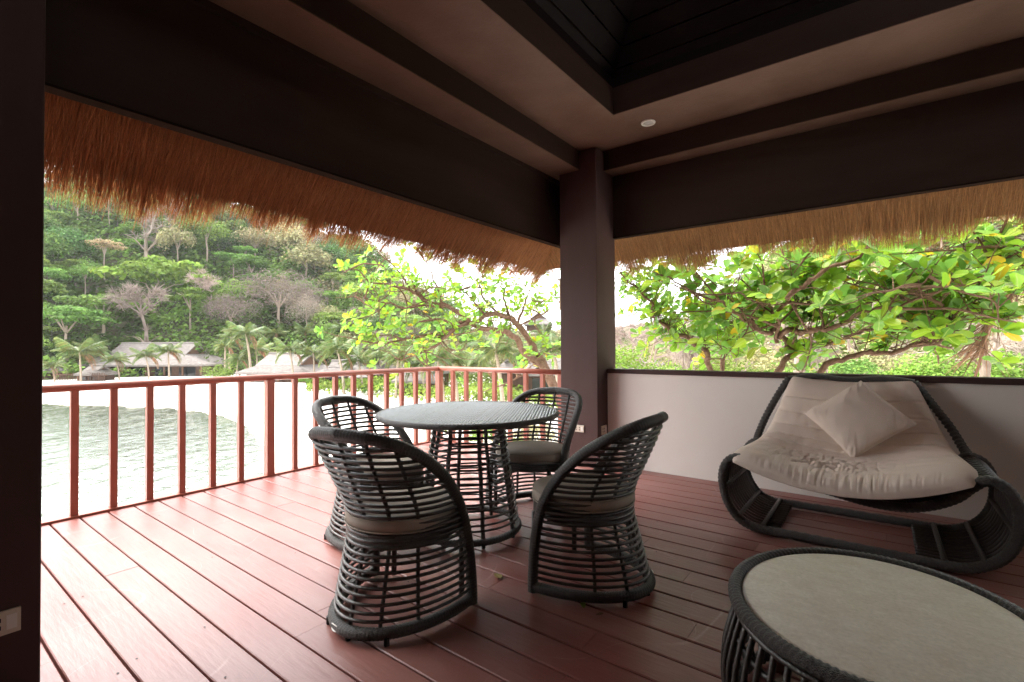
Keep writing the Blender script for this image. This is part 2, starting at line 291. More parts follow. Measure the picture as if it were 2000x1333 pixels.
DATA = json.loads('''{"center":[[[[-5.57,10.38,-1.55],[-5.97,9.88,-0.19],[-6.24,9.48,0.71],[-6.41,9.17,0.98],[-6.46,8.96,1.12],[-6.47,8.77,1.36],[-6.55,8.53,1.52],[-6.67,8.26,1.61],[-6.85,7.95,1.62],[-6.95,7.7,1.7],[-7.02,7.47,1.69]],0.135,0.055],[[[-6.05,10.25,-0.35],[-6.41,9.74,0.7],[-6.47,9.48,1.02],[-6.54,9.21,1.37],[-6.61,8.94,1.65],[-6.64,8.7,1.78],[-6.69,8.45,1.85],[-6.83,8.14,1.83],[-6.87,7.89,1.72],[-6.92,7.64,1.64],[-6.98,7.39,1.59],[-7.06,7.11,1.72],[-7.15,6.84,1.71],[-7.28,6.52,1.64]],0.12,0.025],[[[-7.02,7.47,1.69],[-6.96,7.27,1.57],[-6.97,7.01,1.45],[-7.03,6.72,1.31],[-7.05,6.46,1.17],[-7.14,6.14,1.03],[-7.17,5.86,0.97]],0.06,0.012],[[[-6.87,7.59,1.67],[-6.97,7.33,1.88],[-7.1,7.05,1.95],[-7.25,6.77,2.05],[-7.28,6.56,2.18],[-7.36,6.33,2.27],[-7.44,6.09,2.34],[-7.45,5.91,2.4],[-7.59,5.63,2.43],[-7.69,5.37,2.6],[-7.72,5.17,2.52]],0.075,0.01],[[[-7.09,6.78,2.0],[-7.31,6.49,2.22],[-7.43,6.27,2.57],[-7.51,6.08,2.78],[-7.61,5.88,3.01]],0.035,0.007],[[[-7.09,7.04,1.95],[-7.07,6.95,2.27],[-7.12,6.82,2.54],[-7.17,6.68,2.8],[-7.22,6.55,2.95]],0.035,0.007],[[[-7.05,6.93,2.24],[-6.98,7.11,2.52],[-6.83,7.34,2.82]],0.02,0.006],[[[-7.09,7.04,1.95],[-7.3,6.62,1.99],[-7.39,6.31,1.94],[-7.44,6.02,1.99],[-7.51,5.72,2.07],[-7.6,5.39,2.12],[-7.76,5.02,2.06]],0.035,0.006],[[[-7.03,7.34,1.58],[-7.27,6.91,1.43],[-7.56,6.44,1.32],[-7.73,6.06,1.28],[-7.82,5.75,1.28],[-7.94,5.4,1.35],[-8.07,5.05,1.44]],0.045,0.007],[[[-7.04,7.09,1.46],[-7.12,6.71,1.24],[-7.17,6.37,1.05]],0.03,0.008],[[[-6.66,9.0,1.65],[-6.56,9.07,2.03],[-6.46,9.14,2.38],[-6.33,9.23,2.74]],0.05,0.01],[[[-6.66,9.0,1.65],[-6.4,9.32,1.8],[-6.33,9.5,1.89],[-6.12,9.78,2.05],[-5.92,10.05,2.21]],0.03,0.008],[[[-6.67,8.74,1.78],[-6.68,8.55,2.18],[-6.55,8.48,2.5],[-6.38,8.44,2.82]],0.045,0.01],[[[-6.7,8.46,1.85],[-6.87,8.16,2.22],[-6.92,7.95,2.48],[-6.91,7.78,2.79]],0.045,0.008],[[[-6.75,8.05,1.82],[-6.92,7.79,2.14],[-7.02,7.58,2.32],[-7.08,7.41,2.44]],0.035,0.008],[[[-6.4,9.31,2.13],[-6.27,9.49,2.2],[-6.12,9.69,2.25],[-5.86,9.97,2.41]],0.025,0.008],[[[-6.54,9.6,1.02],[-6.55,9.68,0.87],[-6.45,9.84,1.0],[-6.21,10.1,0.95]],0.04,0.015],[[[-6.34,9.63,0.7],[-6.48,9.35,0.59],[-6.57,9.11,0.49],[-6.65,8.88,0.4],[-6.86,8.54,0.25],[-7.08,8.21,0.17]],0.05,0.012]],"right":[[[[-1.67,7.03,0.16],[-1.81,6.88,0.84],[-1.84,6.82,0.99],[-1.86,6.76,1.13],[-1.94,6.67,1.23],[-2.0,6.58,1.34],[-2.03,6.52,1.39],[-2.13,6.41,1.46],[-2.18,6.34,1.54],[-2.28,6.22,1.62],[-2.33,6.15,1.7],[-2.35,6.09,1.81],[-2.44,5.98,1.89],[-2.54,5.88,1.97],[-2.63,5.77,2.11]],0.055,0.012],[[[-1.84,7.41,0.1],[-1.81,7.38,0.81],[-1.78,7.36,1.09],[-1.75,7.34,1.24],[-1.74,7.32,1.45],[-1.73,7.29,1.57],[-1.74,7.24,1.67],[-1.86,7.11,1.74]],0.05,0.012],[[[-1.75,7.33,1.24],[-1.59,7.2,1.31],[-1.4,7.09,1.39]],0.022,0.01],[[[-1.15,6.92,-0.05],[-1.08,6.92,0.75],[-1.03,6.9,0.98],[-0.97,6.9,1.11],[-1.02,6.82,1.2],[-1.05,6.74,1.28],[-1.13,6.64,1.36],[-1.2,6.53,1.4],[-1.27,6.43,1.43],[-1.38,6.31,1.53],[-1.47,6.19,1.62],[-1.56,6.06,1.72],[-1.63,5.96,1.76],[-1.74,5.84,1.85],[-1.84,5.71,1.88],[-1.93,5.6,1.94],[-2.05,5.46,1.98]],0.055,0.01],[[[-0.99,6.65,1.2],[-0.97,6.56,1.35],[-0.97,6.45,1.45],[-1.06,6.27,1.59],[-1.14,6.11,1.67],[-1.22,5.95,1.72],[-1.29,5.78,1.75]],0.03,0.009],[[[-0.99,6.65,1.24],[-0.89,6.59,1.31],[-0.76,6.55,1.28],[-0.65,6.5,1.33],[-0.54,6.44,1.36],[-0.47,6.36,1.36],[-0.31,6.35,1.42],[-0.16,6.32,1.51],[-0.01,6.3,1.58],[0.13,6.27,1.59],[0.3,6.26,1.68],[0.49,6.26,1.74],[0.55,6.18,1.8]],0.05,0.009],[[[-0.97,6.91,1.11],[-0.85,6.9,1.15],[-0.59,6.98,1.2],[-0.51,6.93,1.21],[-0.36,6.92,1.26],[-0.15,6.97,1.32],[0.03,6.99,1.34],[0.25,7.05,1.39],[0.45,7.09,1.41],[0.64,7.11,1.43],[0.8,7.12,1.51]],0.04,0.008],[[[-0.85,6.4,0.07],[-0.47,6.6,0.88],[-0.31,6.65,0.98],[-0.16,6.69,1.04],[-0.02,6.72,1.04],[0.17,6.78,1.09],[0.33,6.84,1.17],[0.39,6.81,1.21],[0.44,6.77,1.26],[0.58,6.8,1.4],[0.64,6.77,1.53],[0.73,6.76,1.62],[0.83,6.77,1.73]],0.05,0.008],[[[0.39,6.82,1.18],[0.55,6.85,1.22],[0.68,6.87,1.28],[0.75,6.84,1.33]],0.022,0.008],[[[-0.8,6.03,1.65],[-0.68,6.05,1.75],[-0.55,6.08,1.84],[-0.46,6.07,1.93],[-0.29,6.13,2.02],[-0.12,6.18,2.1],[-0.04,6.17,2.15],[0.07,6.18,2.17]],0.04,0.012],[[[-0.94,6.31,1.56],[-0.85,6.28,1.7],[-0.78,6.24,1.89],[-0.72,6.18,2.04],[-0.62,6.16,2.16]],0.028,0.01],[[[0.13,6.24,1.59],[0.17,6.18,1.72],[0.23,6.14,1.81],[0.3,6.11,1.9]],0.015,0.007],[[[0.57,6.7,1.39],[0.55,6.56,1.52],[0.5,6.39,1.64]],0.014,0.006],[[[0.72,6.68,1.61],[0.81,6.62,1.76],[0.85,6.52,1.88],[0.89,6.43,2.0]],0.014,0.007],[[[0.81,6.62,1.73],[0.92,6.54,1.85],[1.0,6.43,2.02],[1.03,6.28,2.11]],0.016,0.008],[[[-0.49,6.65,1.39],[-0.54,6.48,1.52],[-0.54,6.35,1.65]],0.012,0.006],[[[0.3,6.24,1.68],[0.35,6.15,1.75],[0.4,6.06,1.88]],0.014,0.007]],"pale":[[[[-1.34,11.54,0.27],[-1.19,11.55,1.32],[-0.97,11.61,1.82],[-0.78,11.66,2.21],[-0.6,11.71,2.42],[-0.38,11.78,2.58],[-0.24,11.8,2.71],[-0.16,11.76,2.87]],0.12,0.06],[[[-0.79,11.68,2.21],[-0.64,11.72,2.6],[-0.5,11.76,2.81]],0.06,0.04]],"trunk2":[[[[1.17,9.43,0.04],[1.16,9.35,0.69],[1.17,9.29,0.91],[1.11,9.18,1.03],[1.09,9.1,1.15]],0.075,0.03],[[[1.17,9.29,0.88],[1.24,9.34,1.05],[1.29,9.38,1.18],[1.24,9.34,1.25]],0.035,0.02],[[[1.14,9.4,0.69],[1.1,9.37,0.88],[0.97,9.26,1.03],[0.86,9.18,1.19],[0.67,9.03,1.26]],0.02,0.008]],"dry":[[1.37,7.55,1.94],[1.22,7.56,1.79],[0.98,7.64,1.35],[0.97,7.76,1.06]],"palms":[[[-90.81,15.42,-3.2],[-91.18,15.11,-1.01],1.55],[[-87.55,17.52,-3.2],[-87.67,17.36,0.88],2.81],[[-116.91,24.32,-3.2],[-116.33,24.69,1.34],3.03],[[-88.48,21.98,-3.2],[-88.92,21.59,-0.29],1.87],[[-86.05,24.88,-3.2],[-86.42,24.54,0.35],1.96],[[-87.96,28.02,-3.2],[-88.03,27.89,0.93],2.22],[[-151.14,61.97,-3.2],[-150.95,62.02,2.13],3.26],[[-149.97,62.59,-3.2],[-149.28,62.98,4.78],3.55],[[-93.4,42.82,-3.2],[-94.06,42.19,4.05],3.43],[[-118.08,55.67,-3.2],[-118.32,55.42,0.94],3.9],[[-91.81,39.61,-3.2],[-91.56,39.75,-0.64],2.2],[[-88.16,48.18,-3.2],[-88.64,47.74,0.95],3.09],[[-90.58,53.88,-3.2],[-90.7,53.73,0.3],3.29],[[-41.01,27.46,-3.2],[-41.46,27.04,1.02],1.87],[[-33.8,27.78,-3.2],[-33.58,27.89,0.29],1.61],[[-40.69,29.33,-3.2],[-41.09,29.13,-0.1],1.72],[[-21.39,21.34,-3.2],[-21.79,21.14,0.53],1.33],[[-22.1,23.32,-3.2],[-22.5,23.12,0.35],1.35],[[-17.25,21.96,-3.2],[-17.65,21.76,0.97],1.71],[[-12.47,20.56,-3.2],[-12.87,20.36,1.03],1.26],[[-23.46,27.32,-3.2],[-23.86,27.12,-0.06],1.52],[[-32.83,30.26,-3.2],[-33.23,30.06,-0.31],1.67],[[-48.94,38.14,-3.2],[-49.34,37.94,-0.05],1.9],[[-25.63,36.95,-3.2],[-26.03,36.75,0.65],1.9],[[-111.62,47.04,-0.64],[-112.02,46.84,5.86],2.88],[[-98.57,50.67,-2.18],[-98.97,50.47,4.32],2.53],[[-93.86,54.23,-1.79],[-94.26,54.03,4.71],2.74],[[-80.75,54.11,-1.53],[-81.15,53.91,4.97],2.71],[[-78.27,55.98,-1.35],[-78.67,55.78,5.15],2.71],[[-71.28,58.79,-2.9],[-71.68,58.59,3.6],2.47],[[-43.62,67.18,-2.88],[-44.02,66.98,3.62],2.19]],"shore":[[-88.75,75.9],[-81.2,64.6],[-74.67,54.4],[-71.51,50.8],[-68.09,44.2],[-65.82,36.6],[-64.17,27.8],[-62.96,22.0],[-61.48,17.5]],"sky":[[-86.43,0.245],[-81.32,0.269],[-73.6,0.305],[-64.93,0.278],[-59.98,0.245],[-55.75,0.214],[-52.54,0.174],[-51.01,0.134],[-47.26,0.071],[-40.12,0.042],[-33.49,0.041],[-26.35,0.056],[-19.54,0.073],[-15.24,0.096],[-12.16,0.141],[-7.35,0.199],[-2.55,0.223],[9.56,0.221],[13.52,0.21]]}''')

# ------------------------------------------------------------------ terrain, sea, sky-line
SHORE = np.array(DATA['shore']); SKYL = np.array(DATA['sky'])
def terr(x, y):
    x = np.asarray(x, float); y = np.asarray(y, float)
    h = np.degrees(np.arctan2(x, y)); d = np.hypot(x, y)
    ds = np.interp(h, np.r_[-180, -130, -100, SHORE[:, 0], -58, -50, 180], np.r_[600, 600, 140, SHORE[:, 1], 9, 0, 0])
    zb = -4 + np.clip((d - ds) * 0.03, -2.2, 0.8)
    T = np.interp(h, SKYL[:, 0], SKYL[:, 1])
    d0 = np.interp(h, [-110, -90, -60, -45, -25, -14, -8, 15, 40], [120, 104, 100, 84, 76, 50, 24, 20, 20])
    d1 = np.interp(h, [-110, -90, -60, -45, -25, -10, 15], [260, 230, 210, 200, 200, 95, 85])
    T = T - np.interp(h, [-60, -52, -45, -14, -8], [7.0, 5.0, 4.0, 3.0, 3.0]) / d1
    s = np.clip((d - d0) / (d1 - d0), 0, 1)
    wob = 1 + 0.10 * (vnoise(x * 0.05 + 40, y * 0.05 + 40, 3) - 0.5)
    hh = np.where(np.abs(h + 37) < 75, 1.0, np.clip(1 - (np.abs(h + 37) - 75) / 15, 0, 1))
    z = zb + s ** 1.12 * np.maximum(T * d1 + 1.15 - zb, 0) * wob * hh
    z = z - np.clip(d - d1, 0, 400) * 0.10 * s
    return z, s
az = np.concatenate([np.arange(-180, -100, 4), np.arange(-100, 24, 0.6), np.arange(24, 181, 4)]); az[-1] = 180
rr = np.geomspace(2.5, 600, 110)
A, Rr = np.meshgrid(np.radians(az), rr, indexing='ij')
X = Rr * np.sin(A); Y = Rr * np.cos(A); Z, S = terr(X, Y)
nA, nR = A.shape
I, J = np.meshgrid(np.arange(nA - 1), np.arange(nR - 1), indexing='ij')
q = np.stack([I * nR + J, I * nR + J + 1, (I + 1) * nR + J + 1, (I + 1) * nR + J], -1).reshape(-1, 4)
Sf = S[:-1, :-1].ravel() + S[1:, 1:].ravel()
V = np.stack([X, Y, Z], -1).reshape(-1, 3)
for nm, msk, mt in (('beach', Sf <= 0.001, M['sand']), ('hillside', Sf > 0.001, M['hill'])):
    tag(MB().add(V, q[msk]).build(nm, mt, smooth=True), kind='structure')
# sea: a far flat ring and a near sheet with real ripples, joined as one water sheet
def sea():
    b = MB()
    hz = np.radians(np.linspace(-100, -46, 260)); rd = np.geomspace(7.5, 84, 330)
    H, R = np.meshgrid(hz, rd, indexing='ij'); x = R * np.sin(H); y = R * np.cos(H)
    def rip(k, ang, seed):
        c, s_ = math.cos(ang), math.sin(ang)
        return vnoise((x * c + y * s_) * k + 90, (-x * s_ + y * c) * k * 0.35 + 90, seed) - 0.5
    z = 0.04 * rip(1.0, 0.9, 1) + 0.030 * rip(2.3, 0.6, 2) + 0.028 * rip(4.9, 1.2, 4)
    edge = np.minimum(np.minimum((H - hz[0]), (hz[-1] - H)) / 0.02, np.minimum((R - 7.5) / 1.0, (84 - R) / 6)); z *= np.clip(edge, 0, 1)
    n, m = H.shape; I, J = np.meshgrid(np.arange(n - 1), np.arange(m - 1), indexing='ij')
    b.add(np.stack([x, y, z - 4.0], -1).reshape(-1, 3), np.stack([I * m + J, I * m + J + 1, (I + 1) * m + J + 1, (I + 1) * m + J], -1).reshape(-1, 4))
    hz = np.radians(np.r_[np.linspace(-170, -100, 30)]); rd = np.array([7.5, 20, 60, 84, 300, 1500, 3000.0])
    for hz, rd in ((np.radians(np.linspace(-180, -100, 30)), np.array([7.5, 20, 60, 84, 300, 1500, 3000.0])), (np.radians(np.linspace(-100, -46, 20)), np.array([84, 120, 200.0]))):
        H, R = np.meshgrid(hz, rd, indexing='ij'); n, m = H.shape; I, J = np.meshgrid(np.arange(n - 1), np.arange(m - 1), indexing='ij')
        b.add(np.stack([R * np.sin(H), R * np.cos(H), 0 * R - 4.0], -1).reshape(-1, 3), np.stack([I * m + J, I * m + J + 1, (I + 1) * m + J + 1, (I + 1) * m + J], -1).reshape(-1, 4))
    tag(b.build('sea', M['water'], smooth=True), kind='structure')
sea()

# ------------------------------------------------------------------ the terrace: deck, railing, parapet, columns, roof
deck = MB().box(-4.46, 2.62, -1.25, 4.42, -0.22, -0.045).build('deck', M['subfloor']); tag(deck, kind='structure')
PW = 0.1523; G = 0.0085; y = 0.4256 - 12 * PW; row = 0
while y < 4.40:
    cuts = [-4.385]; x = -4.385 + random.uniform(0.7, 2.6)
    while x < 2.4: cuts.append(x); x += random.uniform(1.9, 3.0)
    cuts.append(2.6)
    y1 = min(y + PW - G, 4.372)
    if y > -1.2 and y1 - y > 0.02:
        for a, b_ in zip(cuts[:-1], cuts[1:]):
            bm_ = MB(); x0, x1 = a + 0.0008, b_ - 0.0008; z1 = random.uniform(-0.0012, 0.0004); e = 0.0035
            bm_.add([(x0, y, -0.03), (x1, y, -0.03), (x1, y1, -0.03), (x0, y1, -0.03), (x0, y, z1 - e), (x1, y, z1 - e), (x1, y1, z1 - e), (x0, y1, z1 - e),
                     (x0, y + e, z1), (x1, y + e, z1), (x1, y1 - e, z1), (x0, y1 - e, z1)],
                    [(3, 2, 1, 0), (0, 1, 5, 4), (2, 3, 7, 6), (1, 2, 6, 5), (3, 0, 4, 7), (4, 5, 9, 8), (6, 7, 11, 10), (8, 9, 10, 11)], [(5, 6, 10), (5, 10, 9), (7, 4, 8), (7, 8, 11)])
            bm_.build('plank', M['plank'], deck)
    y += PW; row += 1
# nail heads
nb = MB()
for k in range(60):
    x = random.uniform(-4.2, 0.4); r_ = random.randint(2, 30); yy = 0.4256 + (r_ - 2) * PW + random.choice((0.03, 0.115))
    if yy > 4.3: continue
    t = np.linspace(0, 2 * PI, 7)[:-1]; nb.add(np.stack([x + 0.0045 * np.cos(t), yy + 0.0045 * np.sin(t), 0 * t + 0.0016], 1), [(0, 1, 2, 3), (0, 3, 4, 5)])
nb.build('nail_head', M['hole'], deck)['kind'] = 'stuff'

rl = empty('railing', (-4.43, 4.33, 0), label='red-brown timber balcony railing along the edge of the deck towards the beach', cat='railing')
def rpart(b, name, **k): return b.build(name, M['rail'], rl, **k)
RX, RY = -4.43, 4.335
off = Vector((-RX, -RY, 0))
def local(b):
    b.v = [v + np.array([-RX, -RY, 0]) for v in b.v]; return b
rpart(local(MB().tube([(RX, -1.2, 0.892), (RX, 1.9, 0.893), (RX, RY, 0.892)], 0.0285, 14)), 'handrail', smooth=True)
rpart(local(MB().tube([(RX - 0.02, RY, 0.8935), (-3.4, RY, 0.893), (-2.53, RY, 0.893)], 0.0285, 14)), 'handrail', smooth=True)
rpart(local(MB().box(-4.462, -4.392, -1.2, 4.372, -0.03, 0.016)), 'bottom_rail')
rpart(local(MB().box(-4.392, -2.54, 4.30, 4.372, -0.03, 0.0165)), 'bottom_rail')
bal = MB().box(-0.021, 0.021, -0.021, 0.021, 0.016, 0.872).mesh('baluster', M['rail'])
post = MB().box(-0.033, 0.033, -0.033, 0.033, 0.0162, 0.872).mesh('post', M['rail'])
YL = [0.858, 1.073, 1.291, 1.505, 1.728, 1.951, (2.20, 1), 2.44, 2.655, 2.87, 3.085, 3.30, 3.515, 3.73, 3.945, 4.15, 0.64, 0.42, 0.2, (-0.05, 1), -0.3, -0.55, -0.8, -1.05]
for yv in YL:
    p = isinstance(yv, tuple); inst('post' if p else 'baluster', post if p else bal, rl, (0, (yv[0] if p else yv) - RY, 0))
inst('post', post, rl, (0, 0, 0))
for xv in (-4.19, -3.97, -3.75, -3.53, -3.31, -3.09, -2.87, -2.65): inst('baluster', bal, rl, (xv - RX, 0, 0))

# parapet wall
pw = empty('parapet_wall', (0.2, 4.43, 0), label='low warm white wall with a dark timber cap behind the lounger', cat='wall')
MB().box(-2.36, 2.4, -0.052, 0.06, -0.03, 0.896).build('wall_panel', M['wallpaint'], pw)
MB().box(-2.36, 2.4, -0.070, 0.085, 0.8965, 0.938).build('cap', M['column'], pw, bevel=0.004)

def column(name, x0, x1, y0, y1, label):
    o = MB().box(x0, x1, y0, y1, -0.03, 3.06).build(name, M['column'], bevel=0.006); return tag(o, label, 'column', 'square columns of the terrace')
column('column', -2.545, -2.138, 4.167, 4.57, 'square plum-brown column at the inner corner of the terrace, behind the chairs')
column('column', -2.545, -2.138, -0.065, 0.335, 'near black square column cropped at the left edge of the picture')

# roof with beams, frieze, soffits, boarded ceiling and thatch
roof = empty('thatched_roof', (0, 0, 2.2), label='thatched terrace roof seen from below, with dark beams, friezes and ragged straw eaves', cat='roof')
class RB(MB):
    def build(s, *a, **k):
        s.v = [v - np.array([0, 0, 2.2]) for v in s.v]; return MB.build(s, *a, **k)
FX, FY = -2.665, 4.538
def rp(b, name, m, **k): return b.build(name, M[m], roof, **k)
rp(RB().box(FX - 0.05, FX, -1.4, FY + 0.05, 2.225, 2.99), 'frieze', 'frieze')
rp(RB().box(FX, 2.7, FY, FY + 0.05, 2.262, 2.99), 'frieze', 'frieze')
rp(RB().box(FX - 0.06, FX + 0.012, -1.4, FY, 2.213, 2.2245), 'frieze_trim', 'trim')
rp(RB().box(FX + 0.012, 2.7, FY - 0.012, FY + 0.06, 2.250, 2.2615), 'frieze_trim', 'trim')
rp(RB().box(FX + 0.002, FX + 0.03, -1.4, FY - 0.002, 2.845, 2.882), 'cornice', 'frieze')
rp(RB().box(FX + 0.001, -2.322, -1.4, FY - 0.001, 2.89, 3.30), 'beam', 'frieze')  # sides take the dark frieze brown, which paints in their shade
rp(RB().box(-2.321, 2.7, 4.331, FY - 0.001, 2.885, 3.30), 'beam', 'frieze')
rp(RB().box(FX + 0.004, -2.3235, -1.4, FY - 0.004, 2.8825, 2.8895), 'beam_underside', 'beam')  # thin paler board added below, its lit look put into the colour
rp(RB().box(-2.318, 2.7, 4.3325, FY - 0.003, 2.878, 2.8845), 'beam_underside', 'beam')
rp(RB().box(-2.3215, -1.737, -1.4, 4.3305, 3.08, 3.30), 'ceiling_border', 'frieze')  # recess edges in the dark frieze brown too, shade painted in
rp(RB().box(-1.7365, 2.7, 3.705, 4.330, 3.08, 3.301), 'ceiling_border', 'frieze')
rp(RB().box(-2.3205, -1.7385, -1.4, 4.3295, 3.074, 3.0795), 'soffit', 'beam')  # paler board under the dark border; its brightness is painted light
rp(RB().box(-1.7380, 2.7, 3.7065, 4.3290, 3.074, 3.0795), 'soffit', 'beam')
# boarded hipped ceiling above the opening
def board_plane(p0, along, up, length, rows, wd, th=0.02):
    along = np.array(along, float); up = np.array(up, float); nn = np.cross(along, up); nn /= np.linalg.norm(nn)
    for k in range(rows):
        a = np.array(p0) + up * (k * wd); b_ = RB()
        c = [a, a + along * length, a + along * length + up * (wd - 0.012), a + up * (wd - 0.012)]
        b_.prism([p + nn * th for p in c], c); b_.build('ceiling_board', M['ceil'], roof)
sl = math.sqrt(0.5)
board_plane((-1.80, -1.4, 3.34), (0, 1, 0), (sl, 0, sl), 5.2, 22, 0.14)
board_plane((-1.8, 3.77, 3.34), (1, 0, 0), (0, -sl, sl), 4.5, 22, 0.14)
rp(RB().box(-1.80, -1.737, -1.4, 3.77, 3.302, 3.42), 'ceiling_edge', 'ceil')
rp(RB().box(-1.737, 2.7, 3.706, 3.77, 3.302, 3.42), 'ceiling_edge', 'ceil')
for xr in (0.42, 2.0):
    rp(RB().prism([(xr, 3.70, 3.29), (xr + 0.07, 3.70, 3.29), (xr + 0.07, 0.9, 6.09), (xr, 0.9, 6.09)], [(xr, 3.70, 3.40), (xr + 0.07, 3.70, 3.40), (xr + 0.07, 0.9, 6.20), (xr, 0.9, 6.20)]), 'rafter', 'ceil')
# packed thatch slabs (closed roof)
SLP = 0.95; XE, YE = -3.55, 5.36
zl = 2.17
def roofz(t): return zl + SLP * t
hl = 4.6
A0 = np.array
rp(RB().prism([(XE, -2.5, zl), (XE, YE, zl), (XE + hl, YE - hl, roofz(hl)), (XE + hl, -2.5, roofz(hl))], [(XE, -2.5, zl + 0.28), (XE, YE, zl + 0.28), (XE + hl, YE - hl, roofz(hl) + 0.28), (XE + hl, -2.5, roofz(hl) + 0.28)]), 'thatch_layer', 'thatchbase')
rp(RB().prism([(XE, YE, zl), (3.6, YE, zl), (3.6, YE - hl, roofz(hl)), (XE + hl, YE - hl, roofz(hl))], [(XE, YE, zl + 0.281), (3.6, YE, zl + 0.281), (3.6, YE - hl, roofz(hl) + 0.281), (XE + hl, YE - hl, roofz(hl) + 0.281)]), 'thatch_layer', 'thatchbase')
rp(RB().prism([(XE + hl, -2.5, roofz(hl) - 0.01), (3.6, -2.5, roofz(hl) - 0.01), (3.6, YE - hl, roofz(hl) - 0.01), (XE + hl, YE - hl, roofz(hl) - 0.01)], [(XE + hl, -2.5, roofz(hl) + 0.3), (3.6, -2.5, roofz(hl) + 0.3), (3.6, YE - hl, roofz(hl) + 0.3), (XE + hl, YE - hl, roofz(hl) + 0.3)]), 'thatch_layer', 'thatchbase')
# straws: thousands of thin blades lying along the slope and hanging past the eave
def straws(n, origin, along, outw, a0, a1, matname, seed, notch=None):
    g = np.random.default_rng(seed); along = np.array(along, float); outw = np.array(outw, float)
    a = g.uniform(a0, a1, n); back = g.random(n) ** 1.15 * 0.62
    rag = 0.055 * (vnoise(a * 2.6 + 9, a * 0 + 3.3, seed) - 0.5) * 2 + 0.032 * (vnoise(a * 9 + 5, a * 0 + 7.7, seed + 1) - 0.5) * 2 + 0.028 * (vnoise(a * 26, a * 0 + 1.7, seed + 2) - 0.5) * 2
    if notch: rag -= notch[2] * np.exp(-((a - notch[0]) / notch[1]) ** 2)
    ln = g.uniform(0.14, 0.34, n)
    back = np.where(back < 0.10, back * 0.6, back)
    tipb = back - 0.075 - rag * np.clip(1 - back / 0.30, 0, 1) - g.exponential(0.010, n) * (back < 0.12)
    lay = g.random(n) < .30; tipb = np.where(lay, .27 + .02 * (vnoise(a * 14, a * 0 + 4.4, seed + 4) - .5) + g.normal(0, .028, n), tipb)
    rootb = tipb + ln
    lift = g.uniform(0.0, 0.075, n) * np.clip(0.25 + back * 2, 0.25, 1)
    lift = np.where(lay, lift + .022, lift)
    def P(bk, drop): return (np.array(origin)[None] + along[None] * a[:, None] - outw[None] * bk[:, None] + np.array([0, 0, 1.0])[None] * (SLP * bk - drop)[:, None])
    p0 = P(rootb, lift * 0.2 + 0.002); p2 = P(tipb, lift + 0.02 + np.clip(-tipb, 0, 1) * 0.75)
    jit = g.normal(0, 0.026, (n, 1)) * along[None] ; p2 = p2 + jit
    p1 = (p0 + p2) / 2 + along[None] * g.normal(0, 0.008, (n, 1)) - np.array([0, 0, 1.0]) * 0.012
    wv = (along[None] + np.array([0, 0, 1.0]) * g.normal(0, 0.5, (n, 1)) + outw[None] * g.normal(0, 0.5, (n, 1))); wv /= np.linalg.norm(wv, axis=1)[:, None]
    wd = g.uniform(0.0010, 0.0022, (n, 1))
    V = np.stack([p0 - wv * wd, p0 + wv * wd, p1 + wv * wd, p1 - wv * wd, p2 + wv * wd * 0.35, p2 - wv * wd * 0.35], 1)
    k = np.arange(n)[:, None] * 6
    Q = np.concatenate([k + np.array([0, 1, 2, 3]), k + np.array([3, 2, 4, 5])])
    tn = (0.50 + 0.75 * g.random((n, 1)) + (g.random((n, 1)) < .07) * .5) * (1 + np.array([[0.0, 0.06, 0.12]]) * g.normal(0, 1, (n, 1)))
    b = RB(); b.add(V.reshape(-1, 3), Q); b.t4 = [np.clip(np.concatenate([tn, tn]), 0.15, 2)]
    o = b.build('straw', M[matname], roof); o['kind'] = 'stuff'
straws(76000, (XE, 0, zl), (0, 1, 0), (-1, 0, 0), -0.6, YE + 0.02, 'straw', 11)
straws(66000, (0, YE, zl + 0.03), (1, 0, 0), (0, 1, 0), XE - 0.02, 2.2, 'straw2', 23, (-3.28, 0.07, 0.16))

# rest of the house behind the camera, closing the terrace
hw = empty('house', (1.0, -1.3, 0), label='dim brown house wall behind and beside the terrace', cat='house')
MB().box(-5.6, 2.6, -0.20, -0.02, -0.03, 4.8).build('wall', M['house'], hw)
MB().box(1.62, 1.8, -0.2, 5.75, -0.03, 4.9).build('wall', M['house'], hw)

# small fixtures
def outlet(loc, rot, w_, h_, label):
    t = empty('power_outlet', loc, 0, label=label, cat='power outlet', group='ivory wall outlets'); t.rotation_euler = rot
    MB().box(-w_ / 2, w_ / 2, -0.008, 0.002, -h_ / 2, h_ / 2).build('cover_plate', M['plastic'], t, bevel=0.0015)
    for k in (-0.28, 0.05):
        for dz in (-0.16, 0.16): MB().box(k * w_ - 0.004, k * w_ + 0.004, -0.0095, -0.008, dz * h_ - 0.006, dz * h_ + 0.006).build('socket_slot', M['hole'], t)
    MB().box(0.2 * w_, 0.42 * w_, -0.010, -0.008, -0.3 * h_, 0.3 * h_).build('socket_face', M['white'], t)
outlet((-2.336, 4.165, 0.362), (0, 0, 0), 0.105, 0.066, 'ivory power outlet low on the front face of the corner column')
outlet((-2.136, 4.282, 0.352), (0, 0, PI / 2), 0.105, 0.085, 'ivory power outlet on the shaded side of the corner column beside the white wall')
outlet((-2.136, 0.236, 0.322), (0, 0, PI / 2), 0.105, 0.072, 'ivory power outlet on the near black column at the bottom left')
t = empty('downlight', (-1.557, 4.008, 3.0735), label='small round recessed downlight in the brown soffit, switched off', cat='light')
th = np.linspace(0, 2 * PI, 33)[:-1]
MB().tube(np.stack([0.052 * np.cos(th), 0.052 * np.sin(th), 0 * th - 0.003], 1), 0.009, 8, closed=True).build('trim_ring', M['white'], t, smooth=True)
V = np.concatenate([np.stack([0.046 * np.cos(th), 0.046 * np.sin(th), 0 * th + 0.0], 1), [[0, 0, -0.006]]])
